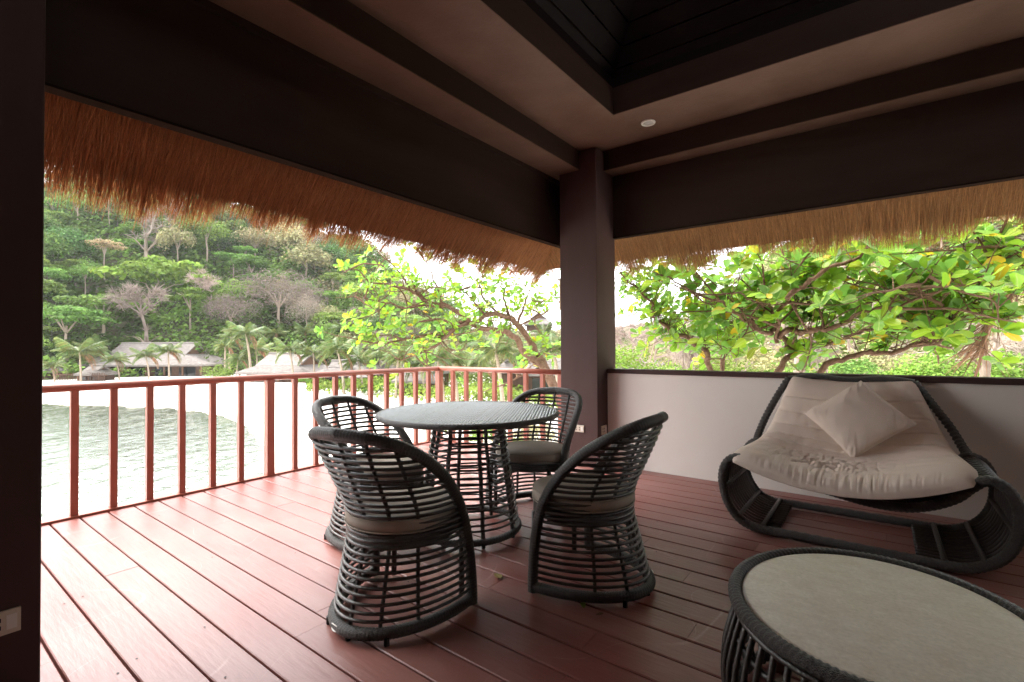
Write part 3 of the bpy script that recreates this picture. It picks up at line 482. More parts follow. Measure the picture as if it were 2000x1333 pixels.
MB().add(V, None, [(k, (k + 1) % 32, 32) for k in range(32)]).build('lens', M['lens'], t)
wl = empty('wall_lamp', (-2.60, 4.42, 1.70), label='tan box lamp mounted on the outer side of the corner column', cat='lamp')
MB().box(-0.06, 0.053, -0.085, 0.085, -0.16, 0.15).build('shade', M['sconce'], wl, bevel=0.004)
MB().box(-0.075, 0.053, -0.10, 0.10, 0.1502, 0.168).build('lamp_cap', M['plastic'], wl)

# ------------------------------------------------------------------ rattan chairs
# local frame: faces +Y, origin on the floor midway between the two front feet
RIM = np.array([[.292, .000, .012], [.290, .000, .10], [.284, -.006, .22], [.276, -.020, .33], [.272, -.045, .42], [.274, -.095, .51], [.278, -.170, .60], [.274, -.262, .682], [.255, -.355, .745], [.210, -.430, .788], [.13, -.482, .812], [0, -.508, .822]])
rimh = spline(RIM, 60)
def rim_at(z):
    i = np.argsort(rimh[:, 2]); return np.interp(z, rimh[i, 2], rimh[i, 0]), np.interp(z, rimh[i, 2], rimh[i, 1])
def back_at(z): return float(np.interp(z, [0, .06, .2, .34, .42, .5, .6, .7, .78, .83], [.448, .445, .405, .365, .358, .378, .425, .468, .495, .510]))
def hoop(z, t):
    xr, yr = rim_at(z); b = back_at(z) + yr
    return np.stack([xr * np.sin(t), yr - max(b, 0.001) * np.cos(t) ** 0.92 if False else yr - max(b, 0.001) * np.cos(t), 0 * t + z], 1)
def build_chair():
    root = empty('rattan_chair')
    R = np.concatenate([rimh, (rimh * [-1, 1, 1])[::-1][1:]])
    R = spline(R, 420)
    MB().tube(R, 0.0245, 12, braid=(0.0145, 0.06)).build('rim', M['braid'], root, smooth=True)
    t = np.linspace(-PI / 2, PI / 2, 220); bh = hoop(0.036, t)
    MB().tube(bh, 0.024, 12, braid=(0.0145, 0.06)).build('base_ring', M['braid'], root, smooth=True)
    t = np.linspace(-PI / 2, PI / 2, 27)
    rod = 0
    for z in list(np.linspace(0.080, 0.338, 10)) + [0.362, 0.385, 0.408] + list(np.linspace(0.434, 0.793, 14)):
        MB().tube(hoop(z + random.uniform(-.002, .002), t), 0.0078, 6, cap=False).build('rod', M['rattan'], root, smooth=True)
    for x0 in (-0.225, -0.125, 0.0, 0.125, 0.225):
        zs = np.linspace(0.03, 0.815, 40); P = []
        for z in zs:
            xr, yr = rim_at(z); wz = np.interp(z, [0, .36, .8], [1.0, 0.86, 1.0]); x = x0 * wz
            if abs(x) >= xr * 0.995: break
            b = back_at(z) + yr; P.append((x, yr - b * math.sqrt(1 - (x / xr) ** 2) + 0.009, z))
        MB().tube(P, 0.0085, 8, braid=(0.016, 0.10)).build('rib', M['braid'], root, smooth=True)
    th = np.linspace(0, 2 * PI, 61)[:-1]
    ring = lambda r, z, e=1.0: np.stack([r * np.cos(th), -0.115 + e * r * np.sin(th), 0 * th + z], 1)
    # seat: a woven drum under a round cushion
    b = MB()
    for k in range(4): b.tube(ring(0.247, 0.345 + 0.0125 * k, 0.98), 0.0085, 6, closed=True)
    b.build('seat_ring', M['braid'], root, smooth=True)
    b = MB(); V = np.concatenate([ring(0.244, 0.352), [[0, -0.115, 0.352]]]); b.add(V, None, [((k + 1) % 60, k, 60) for k in range(60)]); b.build('seat_base', M['rattan'], root)
    prof = [(0, .394), (.18, .394), (.238, .397), (.252, .405), (.256, .425), (.253, .445), (.244, .455), (.2, .463), (.1, .468), (0, .470)]
    V = np.concatenate([np.stack([max(r, 1e-3) * np.cos(th), -0.115 + max(r, 1e-3) * np.sin(th), 0 * th + z + (0.004 * (vnoise(np.cos(th) * 3 * r * 4 + 20, np.sin(th) * 3 * r * 4 + 20, 5) - .5) if r < .2 else 0)], 1) for r, z in prof])
    m = len(prof); i, j = np.meshgrid(np.arange(m - 1), np.arange(60), indexing='ij')
    cu = MB().add(V, np.stack([i * 60 + j, i * 60 + (j + 1) % 60, (i + 1) * 60 + (j + 1) % 60, (i + 1) * 60 + j], -1).reshape(-1, 4)).build('cushion', M['seatpad'], root, smooth=True)
    MB().tube(ring(0.252, 0.449), 0.0032, 6, closed=True).tube(ring(0.2545, 0.401), 0.0032, 6, closed=True).build('piping', M['seatpad'], cu, smooth=True)
    b = MB()
    for s in (-1, 1):   # short front posts under the seat
        b = MB().tube([(s * .205, .045, .012), (s * .205, .045, .35)], 0.014, 8).build('leg', M['rattan'], root, smooth=True)
    for x, yy in ((-.16, -.40), (.16, -.40), (0, -.445)): MB().tube([(x, yy, 0), (x, yy, .03)], 0.011, 8).build('foot_glide', M['hole'], root)
    return root
ch = build_chair()
SPOTS = [((-1.755, 1.588), (-0.15, 0.989), 'dark rattan tub chair nearest the camera, its back turned to us'),
         ((-1.318, 2.172), (-0.999, -0.035), 'dark rattan tub chair on the right of the table, seen from its side'),
         ((-2.340, 1.930), (0.93, 0.25), 'dark rattan tub chair at the left behind the nearest chair, beside the balusters'),
         ((-1.935, 2.690), (0.12, -0.993), 'dark rattan tub chair behind the round table in front of the column')]
chairs = []
for i, (p, f, lab) in enumerate(SPOTS):
    o = ch if i == 0 else copy_tree(ch)
    o.location = (p[0], p[1], 0); o.rotation_euler = (0, 0, math.atan2(f[1], f[0]) - PI / 2)
    tag(o, lab, 'chair', 'dark rattan chairs round the dining table'); chairs.append(o)
# oval maker's tag on two chairs
def oval(parent, phi):
    t = np.linspace(0, 2 * PI, 21)[:-1]; b = hoop(0.038, np.array([phi]))[0]
    nrm = np.array([math.sin(phi), -math.cos(phi), 0]); tan = np.array([math.cos(phi), math.sin(phi), 0])
    c = b + nrm * 0.026; V = [c + tan * 0.034 * math.cos(a) + np.array([0, 0, 0.013]) * math.sin(a) - nrm * 0.010 * math.cos(a) ** 2 for a in t]
    V2 = [v - nrm * 0.006 for v in V]
    MB().add(V + V2, [(k, (k + 1) % 20, 20 + (k + 1) % 20, 20 + k) for k in range(20)], [(0, k, k + 1) for k in range(1, 19)]).build('name_tag', M['white'], parent)
oval(chairs[0], -0.2); oval(chairs[1], 0.45)

# ------------------------------------------------------------------ round dining table
tb = empty('round_table', (-2.075, 2.285, 0), label='round dark rattan dining table with a finely woven top on an open lattice pedestal', cat='table')
RT = 0.553; ZT = 0.752
th = np.linspace(0, 2 * PI, 181)[:-1]
b = MB(); ax = np.array([math.cos(2.10), math.sin(2.10)]); pe = np.array([-ax[1], ax[0]]); pitch = 0.0185
for s in np.arange(-RT + pitch, RT - pitch / 2, pitch):
    L = math.sqrt(max(RT ** 2 - s * s, 0)) - 0.010
    if L < 0.03: continue
    u = np.arange(-L, L + 1e-6, 0.014); u[-1] = L
    prof = [(-0.0089, -0.0055), (-0.0054, 0.0), (0.0, 0.0018), (0.0054, 0.0), (0.0089, -0.0055)]
    ph = 0.0016 * np.sin(u / 0.014 * PI + s / pitch * PI)
    V = np.stack([np.stack([ax[0] * u + pe[0] * (s + o_), ax[1] * u + pe[1] * (s + o_), ZT + z_ + ph * (z_ > -0.002)], 1) for o_, z_ in prof], 1)
    n = len(u); i, j = np.meshgrid(np.arange(n - 1), np.arange(4), indexing='ij')
    b.add(V.reshape(-1, 3), np.stack([i * 5 + j, (i + 1) * 5 + j, (i + 1) * 5 + j + 1, i * 5 + j + 1], -1).reshape(-1, 4))
b.build('woven_top', M['weave'], tb, smooth=True)
V = np.concatenate([np.stack([(RT - .006) * np.cos(th), (RT - .006) * np.sin(th), 0 * th + z] , 1) for z in (ZT - 0.03, ZT - 0.005)] + [[[0, 0, ZT - 0.03], [0, 0, ZT - 0.005]]])
MB().add(V, [(k, (k + 1) % 180, 180 + (k + 1) % 180, 180 + k) for k in range(180)], [((k + 1) % 180, k, 360) for k in range(180)] + [(180 + k, 180 + (k + 1) % 180, 361) for k in range(180)]).build('table_core', M['rattan'], tb)
t5 = np.linspace(0, 2 * PI, 401)[:-1]
c = lambda r, z: np.stack([r * np.cos(t5), r * np.sin(t5), 0 * t5 + z], 1)
MB().tube(c(RT, ZT - .012), 0.0155, 10, closed=True, braid=(0.0193, 0.10)).build('braided_edge', M['braid'], tb, smooth=True)
rb_ = lambda z: float(np.interp(z, [0, .08, .3, .5, .72], [.312, .308, .278, .248, .215]))
t6 = np.linspace(0, 2 * PI, 61)[:-1]
for z in np.linspace(0.10, 0.69, 17):
    z += random.uniform(-.004, .004); r = rb_(z); tl = random.uniform(0, 6.28)
    MB().tube(np.stack([r * np.cos(t6), r * np.sin(t6), z + 0.004 * np.sin(t6 + tl)], 1), 0.0066, 6, closed=True).build('rod', M['rattan'], tb, smooth=True)
for k in range(8):
    a = k * PI / 4 + 0.22; zs = np.linspace(0.005, 0.725, 40)
    MB().tube([((rb_(z) - 0.010) * math.cos(a), (rb_(z) - 0.010) * math.sin(a), z) for z in zs], 0.0125, 8, braid=(0.017, 0.10)).build('rib', M['braid'], tb, smooth=True)
MB().tube(np.stack([.31 * np.cos(t5), .31 * np.sin(t5), 0 * t5 + .042], 1), 0.020, 10, closed=True, braid=(0.0195, 0.08)).build('base_ring', M['braid'], tb, smooth=True)
MB().tube(np.stack([.22 * np.cos(t6), .22 * np.sin(t6), 0 * t6 + .715], 1), 0.014, 8, closed=True).build('top_ring', M['braid'], tb, smooth=True)

# ------------------------------------------------------------------ oval coffee table with a stone top
ct = empty('coffee_table', (-0.012, 1.745, 0), label='oval rattan coffee table with a pale stone top at the lower right corner', cat='coffee table')
EA, EB = 0.352, 0.392
t7 = np.linspace(0, 2 * PI, 521)[:-1]
el = lambda da, z, t=t7: np.stack([(EA + da) * np.cos(t), (EB + da) * np.sin(t), 0 * t + z], 1)
V = np.concatenate([el(-.002, .375), el(-.002, .3965), el(-.010, .400), [[0, 0, .400]]]); n = len(t7)
b = MB().add(V, [(k + a * n, (k + 1) % n + a * n, (k + 1) % n + (a + 1) * n, k + (a + 1) * n) for a in (0, 1) for k in range(n)], [(2 * n + k, 2 * n + (k + 1) % n, 3 * n) for k in range(n)]); b.build('stone_top', M['stone'], ct)
MB().tube(el(.019, .390), 0.0195, 14, closed=True, braid=(0.0178, 0.085)).build('braided_rim', M['braid'], ct, smooth=True)
MB().tube(el(.018, .358), 0.0085, 8, closed=True, braid=(0.05, 0.12)).build('edge_cane', M['rattan'], ct, smooth=True)
zz = np.linspace(.365, .012, 14); bul = lambda z: 0.005 + 0.050 * math.sin(PI * min(max((0.365 - z) / 0.42, 0), 1)) 
NR = 54
for k in range(NR):
    a = 2 * PI * k / NR
    MB().tube([((EA + bul(z)) * math.cos(a + .25 * (0.365 - z)), (EB + bul(z)) * math.sin(a + .25 * (0.365 - z)), z) for z in zz], 0.0085, 7, braid=(0.11, 0.06)).build('rod', M['rattan'], ct, smooth=True)
for z in (.285, .12): 
    MB().tube(el(bul(z) - .012, z), 0.0085, 8, closed=True, braid=(0.04, 0.25)).build('binding_ring', M['rattan'], ct, smooth=True)
MB().tube(el(bul(.03) + .004, .03), 0.020, 12, closed=True, braid=(0.0178, 0.085)).build('base_ring', M['braid'], ct, smooth=True)

# ------------------------------------------------------------------ double lounger with mattress and pillow
lg = empty('rattan_lounger', (-0.15, 3.62, 0), label='wide black rattan lounger with scrolled ends and a beige mattress against the white wall', cat='lounger')
LO = np.array([-0.15, 3.62, 0.0])
class LB(MB):
    def build(s, *a, **k): s.v = [v - LO for v in s.v]; return MB.build(s, *a, **k)
LOOPL = [(-.50, .034), (-.62, .034), (-.715, .07), (-.785, .165), (-.815, .30), (-.795, .40), (-.735, .452), (-.66, .437), (-.58, .405)]
SEAT = [(-.45, .372), (-.28, .335), (-.13, .305), (0, .292), (.12, .30), (.22, .335), (.30, .385)]
LOOPR = [(.355, .445), (.415, .488), (.482, .455), (.520, .35), (.510, .22), (.455, .115), (.36, .05), (.26, .034), (.14, .034)]
def prof(y, path, n, k=1.0): return np.array([(p[0], y, p[1]) for p in spline([(a, 0, b_) for a, b_ in path], n)[:, [0, 2]]])
path = LOOPL + SEAT + LOOPR + [(-.18, .034)]
for y, nm in ((3.30, 'front_frame'), (3.955, 'rear_frame')):
    P = prof(y, path + [path[0]], 520)[:-1]
    LB().tube(P, 0.0255, 12, closed=True, braid=(0.022, 0.07)).build(nm, M['braid'], lg, smooth=True)
for y in np.linspace(3.355, 3.90, 12):
    LB().tube(prof(y, LOOPL, 46), 0.0085, 6).build('scroll_rod', M['rattan'], lg, smooth=True)
    LB().tube(prof(y, LOOPR, 46), 0.0085, 6).build('scroll_rod', M['rattan'], lg, smooth=True)
    LB().tube(prof(y, [LOOPL[-1]] + SEAT + [LOOPR[0]], 30), 0.008, 6).build('seat_rod', M['rattan'], lg, smooth=True)
for x, z in ((-.585, .05), (-.72, .085), (-.805, .25), (-.735, .435), (.25, .05), (.40, .085), (.508, .25), (.415, .47), (-.55, .375), (.325, .39)):
    LB().tube([(x, 3.30, z), (x, 3.955, z)], 0.014, 8, braid=(0.018, 0.08)).build('cross_bar', M['braid'], lg, smooth=True)
BL = [(-.735, 3.955, .45), (-.735, 4.06, .50), (-.70, 4.16, .62), (-.63, 4.245, .78), (-.565, 4.285, .90)]
BR = [(.415, 3.955, .488), (.40, 4.06, .52), (.35, 4.16, .63), (.26, 4.245, .78), (.185, 4.285, .90)]
for Bq in (BL, BR): LB().tube(spline(Bq, 130), 0.0235, 12, braid=(0.030, 0.16, 1)).build('back_rail', M['braid'], lg, smooth=True)
LB().tube(spline([BL[-1], (-.40, 4.295, .925), (-.19, 4.297, .905), (.02, 4.295, .92), BR[-1]], 60), 0.020, 10).build('top_rail', M['braid'], lg, smooth=True)
for f in np.linspace(0.1, 0.9, 7):
    P = spline(np.array(BL) * (1 - f) + np.array(BR) * f, 24); P[:, 2] -= 0.03; P[:, 1] = np.minimum(P[:, 1] + 0.01, 4.30); LB().tube(P, 0.008, 6).build('back_rod', M['rattan'], lg, smooth=True)
# mattress surface: rows from the front edge to the top of the back: (y, xL, xR, zL, zMid, zR)
ROWS = np.array([[3.235, -.735, .355, .432, .335, .462], [3.33, -.765, .385, .455, .338, .490], [3.47, -.760, .395, .462, .345, .498], [3.64, -.735, .385, .463, .355, .495], [3.82, -.715, .370, .468, .372, .492],
                 [3.98, -.690, .350, .492, .415, .505], [4.10, -.660, .318, .568, .505, .570], [4.19, -.622, .275, .683, .635, .680], [4.245, -.587, .235, .795, .757, .790], [4.275, -.555, .200, .888, .852, .880], [4.285, -.535, .178, .922, .888, .912]])
NU, NV = 240, 230
vv = np.linspace(0, 1, NV); seg = np.r_[0, np.cumsum(np.hypot(np.diff(ROWS[:, 0]), np.diff(ROWS[:, 4])))]; seg /= seg[-1]
RW = np.stack([np.interp(vv, seg, ROWS[:, k]) for k in range(6)], 1)
ker = np.hanning(23); ker /= ker.sum(); RWp = np.pad(RW, ((11, 11), (0, 0)), mode='reflect', reflect_type='odd'); RW = np.stack([np.convolve(RWp[:, k], ker, 'valid') for k in range(6)], 1)
uu = np.linspace(0, 1, NU); U, Vg = np.meshgrid(uu, vv)
yy, xl, xr, zL, zM, zR = [RW[:, k][:, None] for k in range(6)]
X = xl + (xr - xl) * U; s = 2 * U - 1
bow = 0.055 * np.clip(1 - Vg / 0.25, 0, 1) ** 1.5 * (1 - s ** 2)
Y = yy + 0 * U - bow
Zs = zM + np.where(s < 0, (zL - zM), (zR - zM)) * np.abs(s) ** 2.0
S0 = np.stack([X, Y, Zs], -1)
du = np.gradient(S0, axis=1); dv = np.gradient(S0, axis=0); N = np.cross(du, dv); N /= np.linalg.norm(N, axis=-1, keepdims=True)
e = np.sqrt(np.clip(1 - np.abs(s) ** 7, 0, 1)) * np.sqrt(np.clip(1 - np.abs(2 * Vg - 1) ** 14, 0, 1))
thick = 0.085 * e
wr = np.zeros_like(U)
rid = lambda n_: (1 - np.abs(2 * n_ - 1)) ** 3
fz = rid(vnoise(U * 46 + 3, Vg * 5 + 2, 31)) + .7 * rid(vnoise(U * 90 + 13, Vg * 7 + 12, 32))
wr -= 0.0055 * fz * np.exp(-((Vg - .02) / 0.085) ** 2) * np.clip(1.25 - np.abs(s + .05), 0, 1)
blob = np.exp(-((Vg - .23) / .10) ** 2) * np.exp(-((U - .44) / .22) ** 2)
wr -= 0.020 * blob * rid(vnoise(U * 24 + 7, Vg * 26 + 4, 33)) + 0.010 * blob * rid(vnoise(U * 50 + 7, Vg * 44 + 4, 35))
for vk, am in ((.34, .006), (.46, .009), (.565, .011), (.665, .012), (.765, .012), (.87, .012)):
    vkk = vk + 0.012 * (vnoise(U * 4 + 2, 0 * U + vk * 50, 37) - .5)
    wr -= am * np.exp(-((Vg - vkk) / .0075) ** 2)
    wr += 0.004 * (vnoise(U * 34 + vk * 90, Vg * 4, 39) - .5) * np.exp(-((Vg - vkk) / .05) ** 2)
diag = vnoise((U + 0.55 * Vg) * 5, (Vg - 0.35 * U) * 34 + 9, 41) - .5
wr += 0.013 * diag * np.exp(-((Vg - .30) / .18) ** 2) * np.exp(-((U - .25) / .3) ** 2)
wr += 0.012 * (vnoise((U - 0.3 * Vg) * 6 + 5, (Vg + .2 * U) * 30 + 11, 43) - .5) * np.exp(-((U - .8) / .25) ** 2)
wr += 0.006 * (vnoise(U * 7, Vg * 9, 45) - .5)
top = S0 + N * (thick + wr * np.clip(e * 1.6 - .2, 0, 1))[..., None]; bot = S0 - N * (0.012 * e)[..., None]
b = LB(); i, j = np.meshgrid(np.arange(NV - 1), np.arange(NU - 1), indexing='ij')
Qd = np.stack([i * NU + j, i * NU + j + 1, (i + 1) * NU + j + 1, (i + 1) * NU + j], -1).reshape(-1, 4)
b.add(top.reshape(-1, 3), Qd); b.add(bot.reshape(-1, 3), Qd[:, ::-1])
mt_ = b.build('mattress', M['mattress'], None, smooth=True); mt_.location = LO
tag(mt_, 'thick crumpled beige mattress draped over the black rattan lounger', 'mattress')
# pillow, lying corner-down on the slope of the back
def pillow():
    n = 70; g = np.linspace(-1, 1, n); U, V = np.meshgrid(g, g)
    k = 1 - 0.055 * (1 - V ** 2) * np.abs(U) ** 2; k2 = 1 - 0.055 * (1 - U ** 2) * np.abs(V) ** 2
    X = 0.218 * U * k; Y = 0.218 * V * k2
    h = 0.068 * (np.clip(1 - U ** 2, 0, 1) * np.clip(1 - V ** 2, 0, 1)) ** 0.42
    wv = 0.006 * (vnoise(U * 4 + 20, V * 4 + 20, 51) - .5) + 0.012 * (vnoise((U + V) * 3 + 30, (U - V) * 16 + 30, 53) - .5) * np.clip(np.abs(U * V) * 1.6 - 0.15, 0, 1)
    h1 = h + wv * (h > 0.004)
    b = MB(); i, j = np.meshgrid(np.arange(n - 1), np.arange(n - 1), indexing='ij')
    Q = np.stack([i * n + j, i * n + j + 1, (i + 1) * n + j + 1, (i + 1) * n + j], -1).reshape(-1, 4)
    b.add(np.stack([X, Y, h1], -1).reshape(-1, 3), Q); b.add(np.stack([X, Y, -0.75 * h], -1).reshape(-1, 3), Q[:, ::-1])
    o = b.build('pillow', M['pillow'], None, smooth=True)
    zax = Vector((-0.03, -0.78, 0.62)).normalized(); yax = Vector((0.06, 0.62, 0.78)); yax = (yax - zax * yax.dot(zax)).normalized(); xax = yax.cross(zax)
    R = Matrix((xax, yax, zax)).transposed().to_4x4() @ Matrix.Rotation(math.radians(45), 4, 'Z')
    R.translation = Vector((-0.125, 3.935, 0.672)); o.matrix_world = R
    tag(o, 'square beige scatter pillow resting corner-down on the mattress', 'pillow')
pillow()

# fallen leaves on the deck
def fallen(name, loc, rz, sc, col, label):
    pts = [(0, 0), (.25, .16), (.6, .26), (.9, .18), (1.0, 0), (.9, -.18), (.6, -.26), (.25, -.16)]
    mid = [(x, 0) for x in (.25, .6, .9)]
    V = [(x, y_, 0.22 * abs(y_) + 0.10 * x * x) for x, y_ in pts] + [(x, 0, 0.10 * x * x) for x, _ in mid]
    V2 = [(x, y_, z - 0.012) for x, y_, z in V]
    T = [(0, 8, 1), (1, 8, 2), (2, 8, 9), (2, 9, 3), (3, 9, 10), (3, 10, 4), (4, 10, 5), (5, 10, 9), (5, 9, 6), (6, 9, 8), (6, 8, 7), (7, 8, 0)]
    T2 = [(a + 11, c_ + 11, b_ + 11) for a, b_, c_ in T]
    E = [(k, (k + 1) % 8, (k + 1) % 8 + 11, k + 11) for k in range(8)]
    o = MB().add(V + V2, E, T + T2).build(name, mat(name + '_' + label.split()[0], col, 0.7, 0.2, trans=0.2)); o.location = (*loc, 0.004 + 0.012 * sc); o.rotation_euler = (0, 0, rz); o.scale = (sc, sc, sc)
    tag(o, label, 'leaf')
fallen('fallen_leaf', (-1.575, 1.925), -0.5, .075, (0.34, 0.27, 0.11), 'yellowed curled leaf lying on the deck beside the pedestal of the round table')
fallen('fallen_leaf', (-1.05, 1.90), 2.2, .05, (0.20, 0.30, 0.05), 'small green leaf on the deck below the right-hand rattan chair')
fallen('fallen_leaf', (-0.985, 1.885), 0.8, .035, (0.14, 0.10, 0.06), 'tiny brown withered leaf on the deck next to the small green leaf')

# ------------------------------------------------------------------ vegetation builders
def quads_cloud(b, Pc, Nn, size, g, tint, asp=0.7):
    """one leaf-clump quad at each point, facing roughly along Nn"""
    n = len(Pc); Nn = Nn + g.normal(0, 0.45, (n, 3)); Nn /= np.linalg.norm(Nn, axis=1)[:, None]
    a = g.normal(0, 1, (n, 3)); u = np.cross(Nn, a); u /= np.linalg.norm(u, axis=1)[:, None]; v = np.cross(Nn, u)
    s = (size * g.uniform(0.55, 1.35, n))[:, None]
    V = np.stack([Pc - u * s, Pc - v * s * asp * 0.9 + Nn * s * .15, Pc + u * s, Pc + v * s * asp + Nn * s * .15], 1).reshape(-1, 3)
    b.add(V, np.arange(n * 4).reshape(n, 4)); b.t4[-1] = np.asarray(tint)
def crown_mesh(name, material, seed, lobes, n, size, flat=1.0, under=0.25, shape='dome', asp=.7):
    """crown of unit radius: leaf clumps on many lobes, ragged outline"""
    g = np.random.default_rng(seed); b = MB()
    for k in range(lobes):
        if shape == 'dome':
            d = g.normal(0, 1, 3); d[2] = abs(d[2]) * 0.9 - 0.25; d /= np.linalg.norm(d); c = d * g.uniform(.35, .78) * np.array([1, 1, flat]); r = g.uniform(.24, .44)
        elif shape == 'umbrella':
            a = g.uniform(0, 6.28); q_ = g.random() ** .6 * .85; lay = g.integers(0, 3); c = np.array([q_ * math.cos(a), q_ * math.sin(a), (0.25 + 0.22 * lay) * flat * (1 - .45 * q_ * q_)]); r = g.uniform(.18, .32)
        else:
            a = g.uniform(0, 6.28); c = np.array([.35 * math.cos(a) * g.random(), .35 * math.sin(a) * g.random(), g.uniform(-.9, .9) * flat]); r = g.uniform(.22, .36)
        m = n // lobes; d = g.normal(0, 1, (m, 3)); d /= np.linalg.norm(d, axis=1)[:, None]
        d[:, 2] = np.where((d[:, 2] < -.1) & (g.random(m) > under), -d[:, 2], d[:, 2])
        sc = np.array([1, 1, 0.45 if shape == 'umbrella' else 0.85]); P = c + d * sc * r * g.uniform(.72, 1.08, (m, 1))
        t = g.uniform(.75, 1.2) * g.uniform(.7, 1.3, (m, 1)) * np.array([[1, 1, 1]]) * (1 + g.normal(0, .05, (m, 3)))
        quads_cloud(b, P, d + np.array([0, 0, .35]), size, g, np.clip(t, .2, 2), asp)
    return b.mesh(name, material)
def branch_mesh(name, material, seed, levels=4, tw=0.018, spread=0.8, twigs=900, ztop=1.0):
    """leafless crown of unit radius on a forked trunk: tapered limbs and fine twigs"""
    g = np.random.default_rng(seed); b = MB(); ends = []
    def grow(p, d, L, r, lv):
        q_ = p + d * L + g.normal(0, .04, 3) * L; m = (p + q_) / 2 + g.normal(0, .06, 3) * L
        b.tube([p, m, q_], [r, r * .85, r * .66], 5 if lv < 2 else 4, cap=False)
        if lv >= levels: ends.append((q_, d)); return
        for k in range(g.integers(2, 4)):
            e = d + g.normal(0, spread * (.55 + .12 * lv), 3); e[2] += .10; e /= np.linalg.norm(e); grow(q_, e, L * g.uniform(.62, .86), r * .64, lv + 1)
        ends.append((q_, d))
    grow(np.array([0, 0, -1.1]), np.array([0, 0, 1.0]), .62, .055, 0)
    E = np.array([e[0] for e in ends]); D = np.array([e[1] for e in ends]); k = g.integers(0, len(E), twigs)
    p = E[k]; d = D[k] + g.normal(0, .75, (twigs, 3)); d /= np.linalg.norm(d, axis=1)[:, None]; L = g.uniform(.10, .26, (twigs, 1)); w_ = np.cross(d, g.normal(0, 1, (twigs, 3))); w_ /= np.linalg.norm(w_, axis=1)[:, None]
    V = np.stack([p - w_ * tw * .35, p + w_ * tw * .35, p + d * L + w_ * tw * .12, p + d * L - w_ * tw * .12], 1).reshape(-1, 3)
    b.add(V, np.arange(twigs * 4).reshape(-1, 4)); b.t4[-1] = np.broadcast_to(g.uniform(.7, 1.3, (twigs, 1)), (twigs, 3)).copy()
    return b.mesh(name, material)
SP = 0.046
CR = {}
for kind, (m_, sh, fl, nn, lob) in {'dark': ('cr_dark', 'dome', .8, 2000, 20), 'mid': ('cr_mid', 'dome', .72, 2000, 20), 'bright': ('cr_bright', 'umbrella', .62, 2200, 26), 'umb': ('cr_mid', 'umbrella', .6, 2200, 26), 'dry': ('cr_dry', 'dome', .8, 2000, 24), 'tan': ('cr_tan', 'umbrella', .5, 1400, 16), 'tall': ('cr_dark', 'col', 1.0, 1800, 18)}.items():
    CR[kind] = [crown_mesh('crown', M[m_], 100 + hash_ * 7 + len(kind), lob, nn, SP, fl, shape=sh) for hash_ in range(3)]
CR['thicket'] = [crown_mesh('crown', M['cr_grey'], 801 + k, 26, 3600, .040, .75, under=.5, asp=.16) for k in range(3)]
CR['grey'] = [branch_mesh('bare_branches', M['cr_grey'], 61 + k, twigs=1500) for k in range(3)]
def trunk_mesh(seed, lean=.1, r=.05):
    g = np.random.default_rng(seed); b = MB(); P = spline([(0, 0, -1), (g.normal(0, lean), g.normal(0, lean), -.5), (0, 0, .1)], 6)
    b.tube(P, np.linspace(r, r * .55, 6), 6, cap=False)
    for k in range(4):
        a = g.uniform(0, 6.28); b.tube([P[-2], P[-1] + np.array([.3 * math.cos(a), .3 * math.sin(a), .25]), P[-1] + np.array([.55 * math.cos(a), .55 * math.sin(a), .35])], [r * .5, r * .35, r * .15], 4, cap=False)
    return b.mesh('trunk', M['farbark'])
TRK = [trunk_mesh(k) for k in range(4)]
def tree(name, kind, x, y, R, H, label, group=None, zs=1.0, z=None, tr=True):
    z0 = float(terr(x, y)[0]) if z is None else z
    t = empty(name, (x, y, z0), random.uniform(0, 6.28), label=label, cat='tree', group=group)
    if kind == 'grey':
        # limbs are one with the trunk on a leafless tree
        inst('bare_branches', random.choice(CR['grey']), t, (0, 0, H - R * .45 * zs), sc=(R, R, R * zs)); 
        s_ = max(H - R * 1.3 * zs, .5); inst('trunk', random.choice(TRK), t, (0, 0, s_), sc=(R * .9, R * .9, s_))
    else:
        inst('crown', random.choice(CR[kind]), t, (0, 0, H - R * .55 * zs), sc=(R, R, R * zs))
        if tr: s_ = max(H - R * .7 * zs, .6); inst('trunk', random.choice(TRK), t, (0, 0, s_), sc=(R * .75, R * .75, s_))
    return t
def polar(h, d): h = math.radians(h); return d * math.sin(h), d * math.cos(h)
def H_of(px): return math.degrees(-YAW + math.atan((px - 1000) / 948.9))
def elev(px, py): # elevation tangent over horizontal distance for a sight line of the survey
    r_ = mw.to_3x3() @ Vector(((px - 1000) / 948.9, -(py - 666.5) / 948.9, -1)); return r_.z / math.hypot(r_.x, r_.y)
def hill_d(h, T):
    """distance at which the ground at heading h reaches elevation tangent T"""
    d = np.linspace(60, 255, 400); x = d * math.sin(math.radians(h)); y = d * math.cos(math.radians(h)); z, _ = terr(x, y)
    k = np.argmax((z - 1.15) / d > T); return float(d[k]) if k > 0 else 200.0
